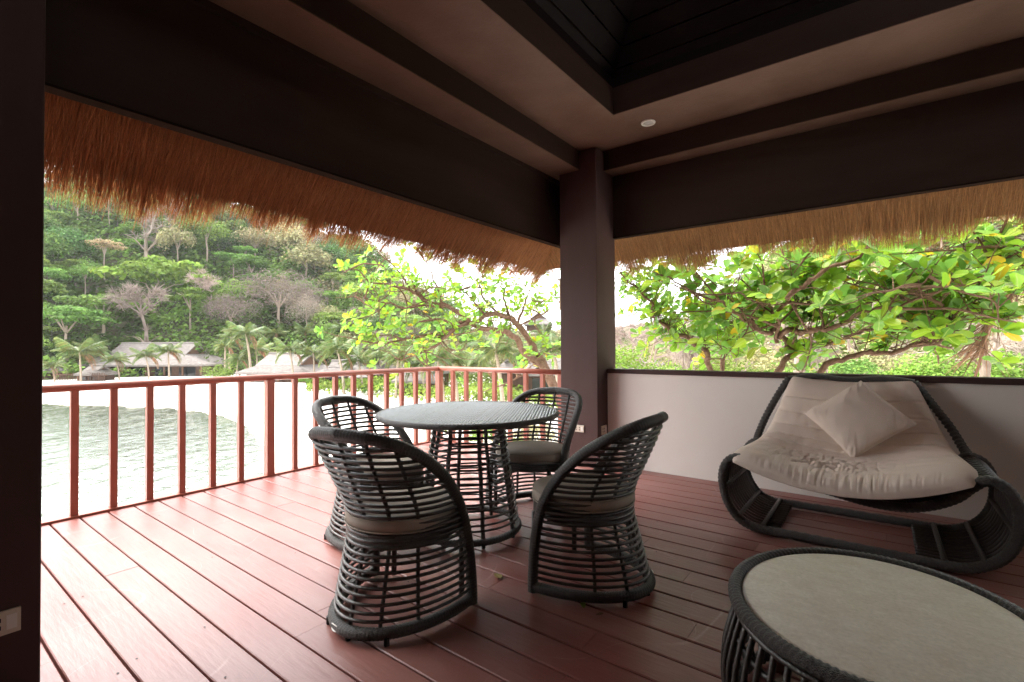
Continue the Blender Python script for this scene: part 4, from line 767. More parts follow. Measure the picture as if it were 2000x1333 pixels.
# trees one can tell apart on the hillside: (heading px, base py, kind, radius, height, label)
SPEC = [(284, 535, 'grey', 11, 22, 'tall pale leafless tree rising alone high on the forested hill', 1.0), (203, 550, 'tan', 5.5, 13, 'small flat-topped yellowish tree on a thin pale trunk, left of the tall leafless tree', 1.0),
        (215, 470, 'tall', 3.0, 22, 'tall pale-trunked tree just below the straw eave, above the small flat-topped tree', 1.5), (312, 618, 'bright', 17, 18, 'broad bright green umbrella-crowned tree in the middle of the hillside', .9), (372, 650, 'bright', 9.0, 14, 'yellow-green layered tree to the lower right of the broad umbrella-crowned tree', .9),
        (290, 700, 'grey', 13.0, 18, 'wide grey leafless tree standing directly behind the large thatched pavilion', .8), (130, 705, 'umb', 13.0, 17, 'pale green layered tree behind the palms at the far left', .8), (200, 665, 'umb', 13.0, 15, 'fresh green layered tree left of the broad umbrella-crowned tree', .8),
        (150, 470, 'mid', 7.5, 16, 'rounded vine-covered green tree on the upper left of the hill', 1.2), (345, 545, 'dry', 6.5, 15, 'olive vine-hung tree right of the tall leafless tree', 1.1), (400, 530, 'mid', 9.0, 17, 'big dome-crowned green tree under the straw eave, right of the tall leafless tree', 1.0),
        (545, 655, 'thicket', 15.0, 19, 'broad pinkish-grey leafless thicket tree above the second thatched house', .9), (450, 668, 'thicket', 10.0, 14, 'grey leafless tree left of the broad pinkish-grey thicket tree', 1.0), (597, 668, 'thicket', 7.0, 13, 'slim pale leafless tree at the right end of the pinkish-grey thicket', 1.2),
        (705, 570, 'dark', 9.0, 14, 'dark green dome tree at the right end of the hill against the sky', .9), (690, 625, 'mid', 6.0, 11, 'round green tree below the dark dome tree at the right end of the hill', 1.0), (600, 560, 'dry', 9.0, 12, 'pale olive feathery tree near the crest, left of the dark dome tree', .9),
        (560, 520, 'dry', 8.0, 12, 'pale olive bamboo-like clump just below the eave over the middle of the hill', 1.2), (165, 590, 'mid', 5.0, 12, 'small rounded tree left of the broad umbrella-crowned tree, under the flat-topped one', 1.3), (640, 625, 'bright', 5.0, 9, 'bright green shrubby tree on the right flank of the hill', .8)]
KEEP = []
for px, py, kd, R_, H_, lab, zs in SPEC:
    h = H_of(px); d = hill_d(h, elev(px, py)); x, y = polar(h, d); sc_ = d * math.cos(math.radians(h) + YAW) / 150; tree('hill_tree', kd, x, y, R_ * sc_, H_ * sc_, lab, zs=zs); KEEP.append((h, d, R_ * sc_, H_ * sc_))
gr = np.random.default_rng(5)
KL = {'dark': 'dark green round-crowned tree among the forest on the hillside', 'mid': 'mid green round-crowned tree among the forest on the hillside', 'bright': 'yellow-green layered tree among the forest on the hillside', 'umb': 'green layered tree among the forest on the hillside', 'dry': 'pale olive tree among the forest on the hillside', 'thicket': 'pinkish-grey twiggy tree among the forest on the hillside', 'grey': 'grey leafless tree among the forest on the hillside', 'tall': 'slender tall dark tree among the forest on the hillside'}
def forest(n, h0, h1, wts, rmin, rmax, sfun, lab=KL, grp='trees of the hillside forest', nm='forest_tree'):
    kinds = list(wts); k = 0; placed = []
    tries = 0
    while k < n and tries < n * 60:
        tries += 1
        h = gr.uniform(h0, h1); s_ = gr.random() ** 1.25
        d = sfun(h, s_); x, y = polar(h, d); R_ = gr.uniform(rmin, rmax) * (0.75 + 0.35 * s_)
        if any((x - a) ** 2 + (y - b_) ** 2 < (0.5 * (R_ + c_)) ** 2 for a, b_, c_ in placed): continue
        if any(abs(h - kh) * d * PI / 180 < kr * .55 + R_ * .45 and kd_ - 1.3 * kH - 4 < d < kd_ + 3 for kh, kd_, kr, kH in KEEP): continue
        placed.append((x, y, R_)); k += 1
        pr = np.array([wts[q_](h, s_) for q_ in kinds], float); kd = kinds[int(gr.choice(len(kinds), p=pr / pr.sum()))]
        tree(nm, kd, x, y, R_, R_ * gr.uniform(1.4, 2.0), lab[kd], grp, zs=gr.uniform(.8, 1.15), tr=(kd in ('tall', 'dry', 'umb', 'grey', 'thicket')))
sL = lambda h, s_: float(np.interp(h, [-90, -60, -45], [102, 100, 86]) + s_ * np.interp(h, [-90, -60, -45], [150, 118, 105]))
dryness = lambda h, s_: float(np.interp(h, [-85, -68, -60, -50], [0.05, .12, 1, .8]) * (1.0 if s_ > .2 else .6))
forest(285, -90, -45, {'dark': lambda h, s_: 2.2 * (0.3 + s_) * (1.1 - .6 * dryness(h, s_)), 'mid': lambda h, s_: 2.2, 'umb': lambda h, s_: 2.4 * (1 - .6 * s_), 'bright': lambda h, s_: 1.3 * (1 - .7 * s_), 'dry': lambda h, s_: 2.4 * dryness(h, s_), 'grey': lambda h, s_: .35, 'thicket': lambda h, s_: .2 + 2.2 * dryness(h, s_) * (1 - s_), 'tall': lambda h, s_: .6 * s_}, 3.8, 7.4, sL)
# undergrowth mass that closes the hillsides
def undergrowth(name, n, h0, h1, dn, df, size, mname, zr, seed):
    g = np.random.default_rng(seed); h = g.uniform(h0, h1, n); d = dn(h) + (df(h) - dn(h)) * g.random(n) ** .9
    x = d * np.sin(np.radians(h)); y = d * np.cos(np.radians(h)); z, _ = terr(x, y); hump = vnoise(x * .14 + 60, y * .14 + 60, seed)
    P = np.stack([x, y, z + zr * hump * g.random(n) ** .6], 1); b = MB(); t = (0.28 + 1.15 * vnoise(x * .13 + 30, y * .13 + 30, seed + 1))[:, None] * g.uniform(.65, 1.3, (n, 1)) * np.array([[1, 1, 1.0]]) * (1 + g.normal(0, .06, (n, 3)))
    quads_cloud(b, P, np.tile([-.2, -.3, .8], (n, 1)), size * (d / d.mean()) ** .7, g, np.clip(t, .2, 2))
    o = b.build(name, M[mname]); tag(o, kind='stuff'); return o
ip = lambda xs, ys: (lambda h: np.interp(h, xs, ys))
undergrowth('forest_undergrowth', 90000, -92, -42, ip([-90, -60, -45], [98, 96, 80]), ip([-90, -60, -45], [262, 228, 215]), .62, 'cr_mid', 7.5, 71)
undergrowth('dry_scrub', 45000, -64, -30, ip([-64, -45, -30], [92, 74, 66]), ip([-64, -45, -30], [225, 215, 205]), .5, 'cr_dry', 5.0, 72)
undergrowth('hillside_scrub', 42000, -16, 26, ip([-16, -8, 15], [46, 22, 19]), ip([-16, -8, 15], [110, 105, 95]), .36, 'cr_dry', 2.6, 73)
undergrowth('green_scrub', 34000, -16, 26, ip([-16, -8, 15], [40, 18, 16]), ip([-16, -8, 15], [95, 90, 80]), .26, 'cr_bright', 2.6, 74)
undergrowth('village_shrubbery', 22000, -60, -12, ip([-60, -40, -14], [52, 30, 26]), ip([-60, -40, -14], [76, 74, 62]), .22, 'cr_bright', 1.5, 75)
twg = lambda nm, n, c, sp, L, r, seed, mt: None
# right-hand hill trees
sR = lambda h, s_: float(np.interp(h, [-16, -8, 15], [52, 30, 26]) + s_ * 55)
KR = {'dry': 'pale olive shrub-tree on the dry slope behind the right-hand branches', 'grey': 'leafless grey tree on the dry slope behind the right-hand branches', 'mid': 'green tree on the dry slope behind the right-hand branches', 'bright': 'yellow-green tree on the dry slope behind the right-hand branches'}
forest(46, -15, 16, {'dry': lambda h, s_: 2, 'grey': lambda h, s_: 1.2, 'mid': lambda h, s_: 1, 'bright': lambda h, s_: 1.2}, 1.8, 3.6, sR, KR, 'trees on the dry slope', 'slope_tree')
sM = lambda h, s_: float(np.interp(h, [-50, -30, -12], [62, 50, 44]) + s_ * 45)
KM = {'dry': 'pale olive tree behind the beach bungalows', 'grey': 'leafless grey tree behind the beach bungalows', 'mid': 'mid green tree behind the beach bungalows', 'bright': 'yellow-green layered tree behind the beach bungalows', 'dark': 'dark green tree behind the beach bungalows'}
forest(44, -50, -12, {'dry': lambda h, s_: 1.6, 'grey': lambda h, s_: .8, 'mid': lambda h, s_: 1.6, 'bright': lambda h, s_: 1.2, 'dark': lambda h, s_: .7}, 2.2, 4.0, sM, KM, 'trees behind the bungalows', 'village_tree')

# ------------------------------------------------------------------ palms
def frond_mesh(seed, droop, mt, nl=26):
    """unit-length frond: arching rachis with two rows of leaflets"""
    g = np.random.default_rng(seed); b = MB(); t = np.linspace(0, 1, 14)
    P = np.stack([t * (1 - .12 * droop * t), 0 * t, .42 * t * (1 - .35 * droop) - droop * .62 * t ** 2.1], 1)
    b.tube(P, np.linspace(.014, .004, 14), 4, cap=False, tint=(1.3, 1.1, .8))
    for s in (-1, 1):
        for k in range(nl):
            u = .10 + .9 * (k + g.random() * .5) / nl; p = np.array([np.interp(u, t, P[:, i]) for i in range(3)]); L = .30 * math.sin(PI * min(u * .86 + .14, 1)) ** .7 + .05
            d = np.array([.55, s * .85, -.25 - .25 * g.random()]); d /= np.linalg.norm(d); dr = np.array([0, 0, -.34 * L]); q_ = p + d * L * .55 + dr * .15; e = p + d * L + dr
            w_ = np.array([.019, 0, 0]); b.add([p - w_ * .6, p + w_ * .6, q_ + w_, q_ - w_, e], [(0, 1, 2, 3)], [(3, 2, 4)], tint=np.clip(g.uniform(.7, 1.35) * np.array([1 + .15 * g.normal(), 1, 1]), .3, 2))
    return b.mesh('frond', mt)
FR = [frond_mesh(200 + k, dr, M['frond']) for k, dr in enumerate((.35, .6, .9, 1.15, 1.45))]
FD = [frond_mesh(220 + k, dr, M['dryfrond']) for k, dr in enumerate((1.6, 1.9))]
def palm(base, top, R, label, group, n=17, wind=(0.35, 0.25)):
    z0 = float(terr(base[0], base[1])[0]) if base[2] < -3.0 else base[2]
    t = empty('palm_tree', (base[0], base[1], z0), label=label, cat='palm tree', group=group)
    T = Vector((top[0] - base[0], top[1] - base[1], top[2] - z0)); Hh = T.length
    P = spline([(0, 0, -.2), (T.x * .15, T.y * .15, T.z * .35), (T.x * .55, T.y * .55, T.z * .72), T], 14); r0 = max(.09, min(.17, Hh * .028))
    MB().tube(P, np.linspace(r0 * 1.25, r0 * .7, 14), 8, cap=False).build('trunk', M['palmtrunk'], t, smooth=True)
    for k in range(n):
        a = 2.399 * k + random.uniform(-.3, .3); lv = k / n; me = FR[min(int(lv * 5), 4)] if lv < .9 else random.choice(FD)
        o = inst('frond', me, t, T, sc=(R * random.uniform(.85, 1.1),) * 3)
        o.rotation_euler = (random.uniform(-.25, .25), random.uniform(-1.0, -.45) * (1 - lv) + .15, a)
    return t
PL = ['young coconut palm at the far left edge beside the dark column', 'large leaning coconut palm, second from the left on the shore', 'coconut palm with a crooked trunk behind the second palm from the left', 'short coconut palm in front of the left end of the big pavilion', 'coconut palm in front of the left half of the pavilion roof', 'coconut palm in front of the middle of the pavilion roof',
      'coconut palm just right of the pavilion with a straight pale trunk', 'taller coconut palm behind the straight one right of the pavilion', 'tallest leaning coconut palm between the two big thatched roofs', 'coconut palm with yellowing fronds left of the second thatched roof', 'low coconut palm between the pavilion and the tall leaning palm', 'coconut palm in front of the left part of the second thatched roof', 'coconut palm in front of the right part of the second thatched roof',
      'nearer coconut palm standing on the open sand right of the parasol', 'coconut palm on the sand just left of the railing corner', 'bushy coconut palm right of the second thatched roof', 'young palm behind the railing corner', 'young palm just right of the railing corner', 'big young palm with upright fronds under the near branches', 'palm with orange-tinged fronds beside the corner column', 'palm half hidden behind the near tree, above the far railing', 'small palm left of the railing corner among the huts', 'palm with drooping fronds over the small hut roof', 'palm in the middle ground below the leaning tree trunk']
DEP = {2: 80, 6: 76, 7: 78, 9: 74, 10: 73, 8: 70, 11: 61, 12: 62}
for i, (bs, tp, R_) in enumerate(DATA['palms']):
    if i in DEP:   # keep the sight line, set the surveyed depth
        d0 = -bs[0] * .6035 + bs[1] * .7974; k = DEP[i] / d0; tp = [tp[0] * k, tp[1] * k, 1.15 + (tp[2] - 1.15) * k]; bs = [bs[0] * k, bs[1] * k, -3.2]; R_ *= k
    hill = i >= 24
    palm(bs, tp, R_ * 1.12, PL[i] if not hill else 'greyish coconut palm on the foot of the wooded slope', 'coconut palms behind the beach', 17 if not hill else 14)

# ------------------------------------------------------------------ thatched houses of the village
def house(name, cx, cy, z0, L, D, eave, ridge, rl_, label, rz=YAW, cat='house', win=3, mid=0.5, posts=6, wallin=0.9, open_=False):
    t = empty(name, (cx, cy, z0), rz, label=label, cat=cat, group='thatched houses along the beach')
    ze, zr = eave, ridge; zm = ze + (zr - ze) * mid; l2 = rl_ / 2; d2 = D / 2 * (1 - mid) + 0.1
    b = MB()
    E = [(-L / 2, -D / 2, ze), (L / 2, -D / 2, ze), (L / 2, D / 2, ze), (-L / 2, D / 2, ze)]; Mq = [(-l2, -d2, zm), (l2, -d2, zm), (l2, d2, zm), (-l2, d2, zm)]
    V = E + Mq + [(x, y_, z - .28) for x, y_, z in E]
    b.add(V, [(0, 1, 5, 4), (1, 2, 6, 5), (2, 3, 7, 6), (3, 0, 4, 7), (8, 9, 1, 0), (9, 10, 2, 1), (10, 11, 3, 2), (11, 8, 0, 3), (11, 10, 9, 8)])
    ro = b.build('roof', M['roof'], t)
    g_ = .35
    b = MB(); U = [(-l2 - g_, -d2 - .12, zm - .05), (l2 + g_, -d2 - .12, zm - .05), (l2 + g_, d2 + .12, zm - .05), (-l2 - g_, d2 + .12, zm - .05), (-l2 - g_, 0, zr), (l2 + g_, 0, zr)]
    b.add(U + [(x, y_, z - .22) for x, y_, z in U], [(0, 1, 5, 4), (2, 3, 4, 5), (7, 6, 10, 11), (9, 8, 11, 10), (0, 6, 7, 1), (2, 8, 9, 3), (0, 4, 10, 6), (4, 3, 9, 10), (1, 7, 11, 5), (5, 11, 8, 2)])
    b.build('upper_roof', M['roof'], t)
    for s in (-1, 1):
        b = MB(); x = s * (l2 + .02); b.add([(x, -d2, zm - .2), (x, d2, zm - .2), (x, 0, zr - .25), (x - s * .12, -d2, zm - .2), (x - s * .12, d2, zm - .2), (x - s * .12, 0, zr - .25)], [(0, 1, 4, 3), (1, 2, 5, 4), (2, 0, 3, 5)], [(0, 1, 2), (5, 4, 3)]); b.build('gable', M['gable'], t)
    MB().tube([(-l2 - g_, 0, zr + .02), (l2 + g_, 0, zr + .02)], .16, 7).build('ridge_cap', M['roof'], t)
    W, Dd = L / 2 - wallin, D / 2 - wallin
    wl_ = MB().box(-W, W, -Dd, Dd, 0, ze - .1).build('wall', M['hutwall'], t)
    for k in range(win):
        x = -W + (k + .5) * 2 * W / win; ww = 2 * W / win * .34
        f = MB().box(x - ww, x + ww, -Dd - .03, -Dd + .05, .5 if not open_ else .1, ze - .45).build('window', M['glass'], wl_)
    for k in range(posts):
        x = -L / 2 + .35 + k * (L - .7) / (posts - 1); MB().box(x - .11, x + .11, -D / 2 + .3, -D / 2 + .5, -.3, ze + .12).build('post', M['gable'], t)
    MB().box(-L / 2 + .2, L / 2 - .2, -D / 2 + .15, D / 2 - .2, -.5, 0).build('plinth', M['stone'], t)
    return t
def P2(px, dep): v = mw.to_3x3() @ Vector(((px - 1000) / 948.9, 0, -1)); return v.x * dep, v.y * dep
x, y = P2(312, 84); house('beach_pavilion', x, y, -3.25, 21.5, 11, 1.95, 5.5, 12.4, 'long thatched pavilion with dark glazed bays behind the palms on the beach', win=5, mid=.48, posts=8, cat='pavilion', open_=True)
x, y = P2(567, 67); house('thatched_house', x, y, -3.25, 10.6, 8, 1.35, 3.75, 6.0, 'second largest thatched house with a brown gable, right of the pavilion', rz=YAW - .22, win=3, mid=.38)
x, y = P2(666, 60); house('thatched_hut', x, y, -3.2, 3.4, 3.4, 1.5, 2.85, 1.6, 'small thatched hut between the second largest house and the nearer sand palm', win=1, posts=2, wallin=.4)
x, y = P2(735, 62); house('thatched_hut', x, y, -3.2, 5.2, 5, 1.6, 3.1, 2.6, 'low thatched hut behind the sand palm, with a dark front under the handrail', rz=YAW + 1.2, win=2, posts=3, wallin=.6)
x, y = P2(690, 66); house('thatched_hut', x, y, -3.2, 4.2, 4, 1.6, 3.3, 2.0, 'small thatched hut with a pointed gable behind the low hut', rz=YAW + 1.4, win=1, posts=3, wallin=.5)
x, y = P2(818, 47); house('thatched_hut', x, y, -3.2, 4.4, 4, 1.35, 2.9, 2.2, 'grey thatched hut seen between the balusters just left of the railing corner', win=2, posts=3, wallin=.5)
x, y = P2(834, 54); house('thatched_hut', x, y, -3.2, 4.0, 4.4, 1.8, 3.6, 2.0, 'thatched hut with a dark gable tip above the railing corner', rz=YAW + 1.35, win=1, posts=3, wallin=.5)
x, y = P2(1018, 48); house('thatched_hut', x, y, -3.2, 3.6, 5, 2.2, 4.1, 2.4, 'thatched hut with a reddish gable left of the leaning tree trunk', rz=YAW + 1.45, win=1, posts=3, wallin=.5)
x, y = P2(1075, 42); house('thatched_hut', x, y, -3.2, 5.0, 5, 2.3, 4.2, 3.0, 'grey thatched hut behind the leaning tree trunk beside the column', win=2, posts=3, wallin=.5)
x, y = P2(1052, 104); house('hillside_villa', x, y, 4.6, 6, 6, 1.5, 4.0, 2.5, 'distant thatched villa with a dark gable high above the far railing', rz=YAW + 1.5, win=1, posts=3, wallin=.5)
x, y = P2(1245, 42); house('thatched_hut', x, y, -3.2, 5.4, 5, 2.0, 3.7, 3.2, 'pale thatched hut seen just right of the corner column', win=2, posts=3, wallin=.5)
x, y = P2(84, 74); house('thatched_hut', x, y, -3.2, 4.4, 4, 1.2, 2.5, 2.4, 'small thatched hut at the far left edge beside the dark column', win=1, posts=3, wallin=.4, open_=True)
x, y = P2(190, 70); house('thatched_hut', x, y, -3.2, 3.6, 3.6, 1.0, 2.1, 1.4, 'tiny low thatched shelter left of the pavilion', win=1, posts=3, wallin=.4, open_=True)
# timber fence left of the pavilion
fx0, fy0 = P2(110, 70); fx1, fy1 = P2(210, 67.5)
fn = empty('beach_fence', (fx0, fy0, -3.2), math.atan2(fy1 - fy0, fx1 - fx0), label='low dark timber fence along the sand left of the pavilion', cat='fence'); Lf = math.hypot(fx1 - fx0, fy1 - fy0)
pk = MB().box(-.05, .05, -.03, .03, -.2, 1.15).mesh('picket', M['hutwall'])
for k in range(int(Lf / .32)): inst('picket', pk, fn, (k * .32, 0, random.uniform(-.05, .05)))
MB().box(0, Lf, -.05, -.031, .75, .9).build('fence_rail', M['hutwall'], fn)
# parasols and day beds on the sand
def parasol(px, dep, label, s_=1.0):
    x, y = P2(px, dep); z = float(terr(x, y)[0]); t = empty('beach_parasol', (x, y, z), label=label, cat='parasol', group='parasols on the beach')
    MB().tube([(0, 0, -.2), (0, 0, 1.75 * s_)], .05, 6).build('pole', M['hutwall'], t)
    a = np.linspace(0, 2 * PI, 17)[:-1]; V = np.concatenate([np.stack([1.15 * s_ * np.cos(a), 1.15 * s_ * np.sin(a), 0 * a + 1.42 * s_], 1), np.stack([1.15 * s_ * np.cos(a), 1.15 * s_ * np.sin(a), 0 * a + 1.30 * s_], 1), [[0, 0, 2.0 * s_], [0, 0, 1.72 * s_]]])
    MB().add(V, [(16 + k, 16 + (k + 1) % 16, (k + 1) % 16, k) for k in range(16)], [(k, (k + 1) % 16, 32) for k in range(16)] + [(16 + (k + 1) % 16, 16 + k, 33) for k in range(16)]).build('thatch_top', M['roof'], t)
parasol(632, 57, 'thatched parasol standing alone on the open sand'); parasol(700, 53, 'thatched parasol on the sand right of the lone one, partly behind a baluster', .9)
def shrub(px, dep, R_, kd, label, nm='shrub', hs_=.8):
    x, y = P2(px, dep); z = float(terr(x, y)[0]); t = empty(nm, (x, y, z), random.uniform(0, 6), label=label, cat='shrub')
    inst('foliage', random.choice(CR[kd]), t, (0, 0, R_ * .35), sc=(R_, R_, R_ * hs_)); inst('stem', TRK[0], t, (0, 0, R_ * .3), sc=(R_ * .5, R_ * .5, R_ * .4))
shrub(398, 58, 1.3, 'mid', 'grey-green beach shrub beside the driftwood in front of the pavilion'); shrub(430, 66, 2.2, 'mid', 'fresh green bush at the right end of the pavilion', hs_=1.0)
shrub(592, 58, 1.1, 'bright', 'small bright green shrub on the sand below the second house'); shrub(686, 50, .9, 'dry', 'yellowish shrub at the foot of the sand palm'); shrub(728, 46, 1.3, 'mid', 'green shrub on the sand in front of the low hut')
for k, (px, dep, R_, kd) in enumerate([(800, 30, 1.0, 'bright'), (838, 26, .8, 'mid'), (905, 24, 1.0, 'bright'), (950, 22, 1.1, 'mid'), (1000, 20, 1.0, 'bright'), (1045, 22, 1.2, 'dry'), (1075, 18, .9, 'mid')]):
    shrub(px, dep, R_, kd, ['bright green shrub left of the railing corner, seen through the balusters', 'green shrub just behind the railing corner', 'bright shrub behind the far railing, first from the corner', 'green shrub behind the middle of the far railing', 'bright shrub below the low bare branch behind the far railing', 'dry olive shrub behind the right part of the far railing', 'green shrub beside the column behind the far railing'][k])
x, y = P2(398, 60); dw = empty('driftwood', (x, y, float(terr(x, y)[0])), .6, label='fallen driftwood trunk lying on the white sand in front of the pavilion', cat='driftwood')
MB().tube([(-2, 0, .15), (0, .2, .3), (2, -.1, .2)], [.2, .16, .08], 7).build('trunk', M['palebark'], dw); MB().tube([(0, .2, .3), (.6, .5, .9), (.8, .6, 1.3)], [.08, .05, .02], 5).build('branch', M['palebark'], dw); MB().tube([(-1, .1, .2), (-1.3, -.3, .8)], [.07, .02], 5).build('branch', M['palebark'], dw)

# ------------------------------------------------------------------ near broad-leaved trees
def leaf_mesh(seed):
    g = np.random.default_rng(seed); c = g.uniform(-.15, .30); f = g.uniform(.10, .30); tw = g.normal(0, .12)
    st = np.array([0, .12, .35, .62, .85, 1.0]); wd = np.array([.03, .09, .21, .30, .26, .06]) * g.uniform(.9, 1.1)
    V = []
    for s_, w_ in zip(st, wd):
        z = -c * s_ * s_ + .04 * math.sin(9 * s_ + seed); V += [(s_, -w_, z + f * w_ + tw * s_ * w_), (s_, 0, z), (s_, w_, z + f * w_ - tw * s_ * w_)]
    Q = [(3 * i + j, 3 * i + 3 + j, 3 * i + 4 + j, 3 * i + 1 + j) for i in range(5) for j in range(2)]
    return np.array(V), np.array(Q)
LV = [leaf_mesh(k) for k in range(6)]
def leaf_tint(g):
    r = g.random()
    if r < .012: return np.array([2.6, 1.15, .8]) * g.uniform(.8, 1.1)
    if r < .055: return np.array([1.35, 1.12, .9]) * g.uniform(.8, 1.2)
    if r < .40: return np.array([.70, .86, 1.8]) * g.uniform(.8, 1.15)
    return np.array([1, 1, 1.0]) * g.uniform(.75, 1.25) + np.array([g.normal(0, .08), 0, 0])
TV = [leaf_tint(np.random.default_rng(900 + k)) for k in range(30)]
def near_tree(name, data, label, nros, leaf, twl, seed, rng_leaves=(6, 10), tops=(0.25, 1.0), low=.5, thin=.72, sub=0, cat='tree', upw=.5):
    g = np.random.default_rng(seed)
    P0 = np.array(data[0][0][0]); t = empty(name, (P0[0], P0[1], -3.6), label=label, cat=cat); O = np.array([P0[0], P0[1], -3.6])
    pts = []; rad = []
    for k, (P, r0, r1) in enumerate(data):
        P = np.array(P, float); n = max(8, len(P) * 4); Q = spline(P, n); w_ = np.cumsum(g.normal(0, .012, (n, 3)), 0); w_ -= np.linspace(0, 1, n)[:, None] * w_[-1]; Q = Q + w_
        r = thin * np.linspace(r0, r1, n) * (1 + .10 * np.sin(np.linspace(0, n, n) * 1.3 + k)); MB().tube(Q - O, r, 8).build('trunk' if k == 0 else 'branch', M['bark'], t, smooth=True)
        m = int(n * low) if k < 2 else int(n * .08)
        L_ = np.linalg.norm(P[-1] - P[0]); pts += list(Q[m:]); rad += [L_ / n] * (n - m)
    P_ = np.array(pts); w0 = np.array(rad)
    for k in range(sub):   # secondary limbs that fork off the main ones
        p = P_[g.choice(len(P_), p=w0 / w0.sum())]; L = g.uniform(.45, 1.25) * (leaf / .15) ** .5; d = g.normal(0, 1, 3) * np.array([1, .8, .55]); d[2] += .28; d /= np.linalg.norm(d)
        Q = [p]
        for j in range(4): d = d + g.normal(0, .28, 3); d /= np.linalg.norm(d); Q.append(Q[-1] + d * L / 4)
        Q = np.array(Q)
        if (Q[:, 0] > -2.0).any() and (Q[:, 1] < 4.75).any() or ((Q[:, 0] > -3.9) & (Q[:, 1] < 5.5) & (Q[:, 2] > 1.7)).any(): continue
        S2 = spline(Q, 14); MB().tube(S2 - O, np.linspace(.015, .005, 14) * g.uniform(.7, 1.3), 6).build('branch', M['bark'], t, smooth=True)
        pts += list(S2[4:]); rad += [L / 14 * 1.3] * 10
    pts = np.array(pts); pr = np.array(rad); pr /= pr.sum()
    tw = MB(); leaves = []
    for k in range(nros):
        p = pts[g.choice(len(pts), p=pr)]; d = g.normal(0, 1, 3); d[2] = abs(d[2]) * .8 + .15 if g.random() < upw + .2 else -abs(d[2]) * .4; d += np.array([p[0], p[1], 0]) / np.hypot(p[0], p[1]) * .8; d /= np.linalg.norm(d); L = twl * g.uniform(.35, 1.5)
        e = p + d * L; e[2] += .12 * L
        if e[0] > -2.0 and e[1] < 4.75: continue
        if e[0] > -3.9 and e[1] < 5.45 and e[2] > 1.75: continue
        md = (p + e) / 2 + g.normal(0, .10, 3) * L; tw.tube(spline([p, md, e], 6) - O, np.linspace(.0065, .0035, 6) * (leaf / .22) * 1.2, 5, cap=False)
        ax = d * .5 + np.array([-.25, -.25, .7]) + g.normal(0, .25, 3); ax /= np.linalg.norm(ax)
        u = np.cross(ax, [1, .3, .2]); u /= np.linalg.norm(u); v = np.cross(ax, u)
        nl = g.integers(*rng_leaves); a0 = g.random() * 6.28
        for j in range(nl):
            a = a0 + 2.399 * j; rad_ = u * math.cos(a) + v * math.sin(a); el_ = g.uniform(.05, .85) * (1 - .5 * j / nl) + .15
            dirv = rad_ * math.cos(el_) + ax * math.sin(el_); dirv[2] -= .10; dirv /= np.linalg.norm(dirv)
            nrm = ax - dirv * (ax @ dirv) + g.normal(0, .28, 3); nrm -= dirv * (nrm @ dirv); nrm /= np.linalg.norm(nrm); s = leaf * g.uniform(.55, 1.2)
            leaves.append((e + rad_ * .012 + ax * g.uniform(-.03, .02), dirv, nrm, s, g.integers(0, 6), g.integers(0, 30)))
    tw.build('twig', M['bark'], t)['kind'] = 'stuff'
    vis = np.array([l[3] / max(1e-3, np.linalg.norm(l[0] - np.array([0, 0, 1.15]))) for l in leaves]); order = np.argsort(-vis)
    big = set(order[:295].tolist()); b = MB(); cache = {}
    for i, (p, dx, nz, s, vi, ti) in enumerate(leaves):
        dy = np.cross(nz, dx); V, Q = LV[vi]
        if i in big:
            key = (vi, ti)
            if key not in cache: cache[key] = MB().add(V, Q, tint=np.clip(TV[ti], .1, 3.5)).mesh('leaf', M['leafobj'], True)
            m_ = Matrix(((dx[0] * s, dy[0] * s, nz[0] * s, p[0] - O[0]), (dx[1] * s, dy[1] * s, nz[1] * s, p[1] - O[1]), (dx[2] * s, dy[2] * s, nz[2] * s, p[2] - O[2]), (0, 0, 0, 1)))
            inst('leaf', cache[key], t, mw_=m_)
        else:
            b.add((V[:, :1] * dx + V[:, 1:2] * dy + V[:, 2:3] * nz) * s + p - O, Q, tint=np.clip(TV[ti], .1, 3.5))
    if b.n: b.build('foliage', M['leafstuff'], t, smooth=True)['kind'] = 'stuff'
    return t
near_tree('almond_tree', DATA['center'], 'wide spreading broad-leaved tree with a leaning pale trunk behind the far railing', 400, .15, .42, 301, (5, 9), sub=85)
R_ = DATA['right']
near_tree('almond_tree', R_[0:1], 'slender broad-leaved tree just right of the column whose stem leans to the left', 130, .135, .45, 303, (5, 8), (.15, 1), low=.2)
near_tree('almond_tree', R_[1:3], 'thin upright sapling with a forked top, second stem from the column', 95, .125, .42, 305, (5, 8), (.15, 1), low=.2)
near_tree('almond_tree', R_[3:7] + R_[9:12] + R_[15:17], 'large bright green broad-leaved tree filling the opening above the lounger', 320, .165, .34, 307, (5, 9), (.1, 1), low=.12, thin=.75, sub=38)
near_tree('almond_tree', R_[7:9] + R_[12:15], 'broad-leaved tree whose long low branch rises to the right edge of the picture', 225, .165, .34, 309, (5, 9), (.1, 1), low=.15, thin=.75, sub=22)
# pale dead trunks
def pale(data, label, nm='bare_tree', mt='palebark'):
    P0 = data[0][0][0]; O = np.array([P0[0], P0[1], -3.4]); t = empty(nm, O, label=label, cat='tree')
    for k, (P, r0, r1) in enumerate(data):
        P = np.array(P) if k else np.concatenate([[[P[0][0] + .1, P[0][1] + .1, -3.6]], P]); Q = spline(P, len(P) * 5); MB().tube(Q - O, np.linspace(r0, r1, len(Q)), 9).build('trunk' if k == 0 else 'limb', M[mt], t, smooth=True)
    return t
pale(DATA['pale'], 'thick pale bare trunk with two stumpy limbs behind the bright green tree')
pale(DATA['trunk2'], 'pale grey forked trunk near the right edge under the dry hanging fronds')
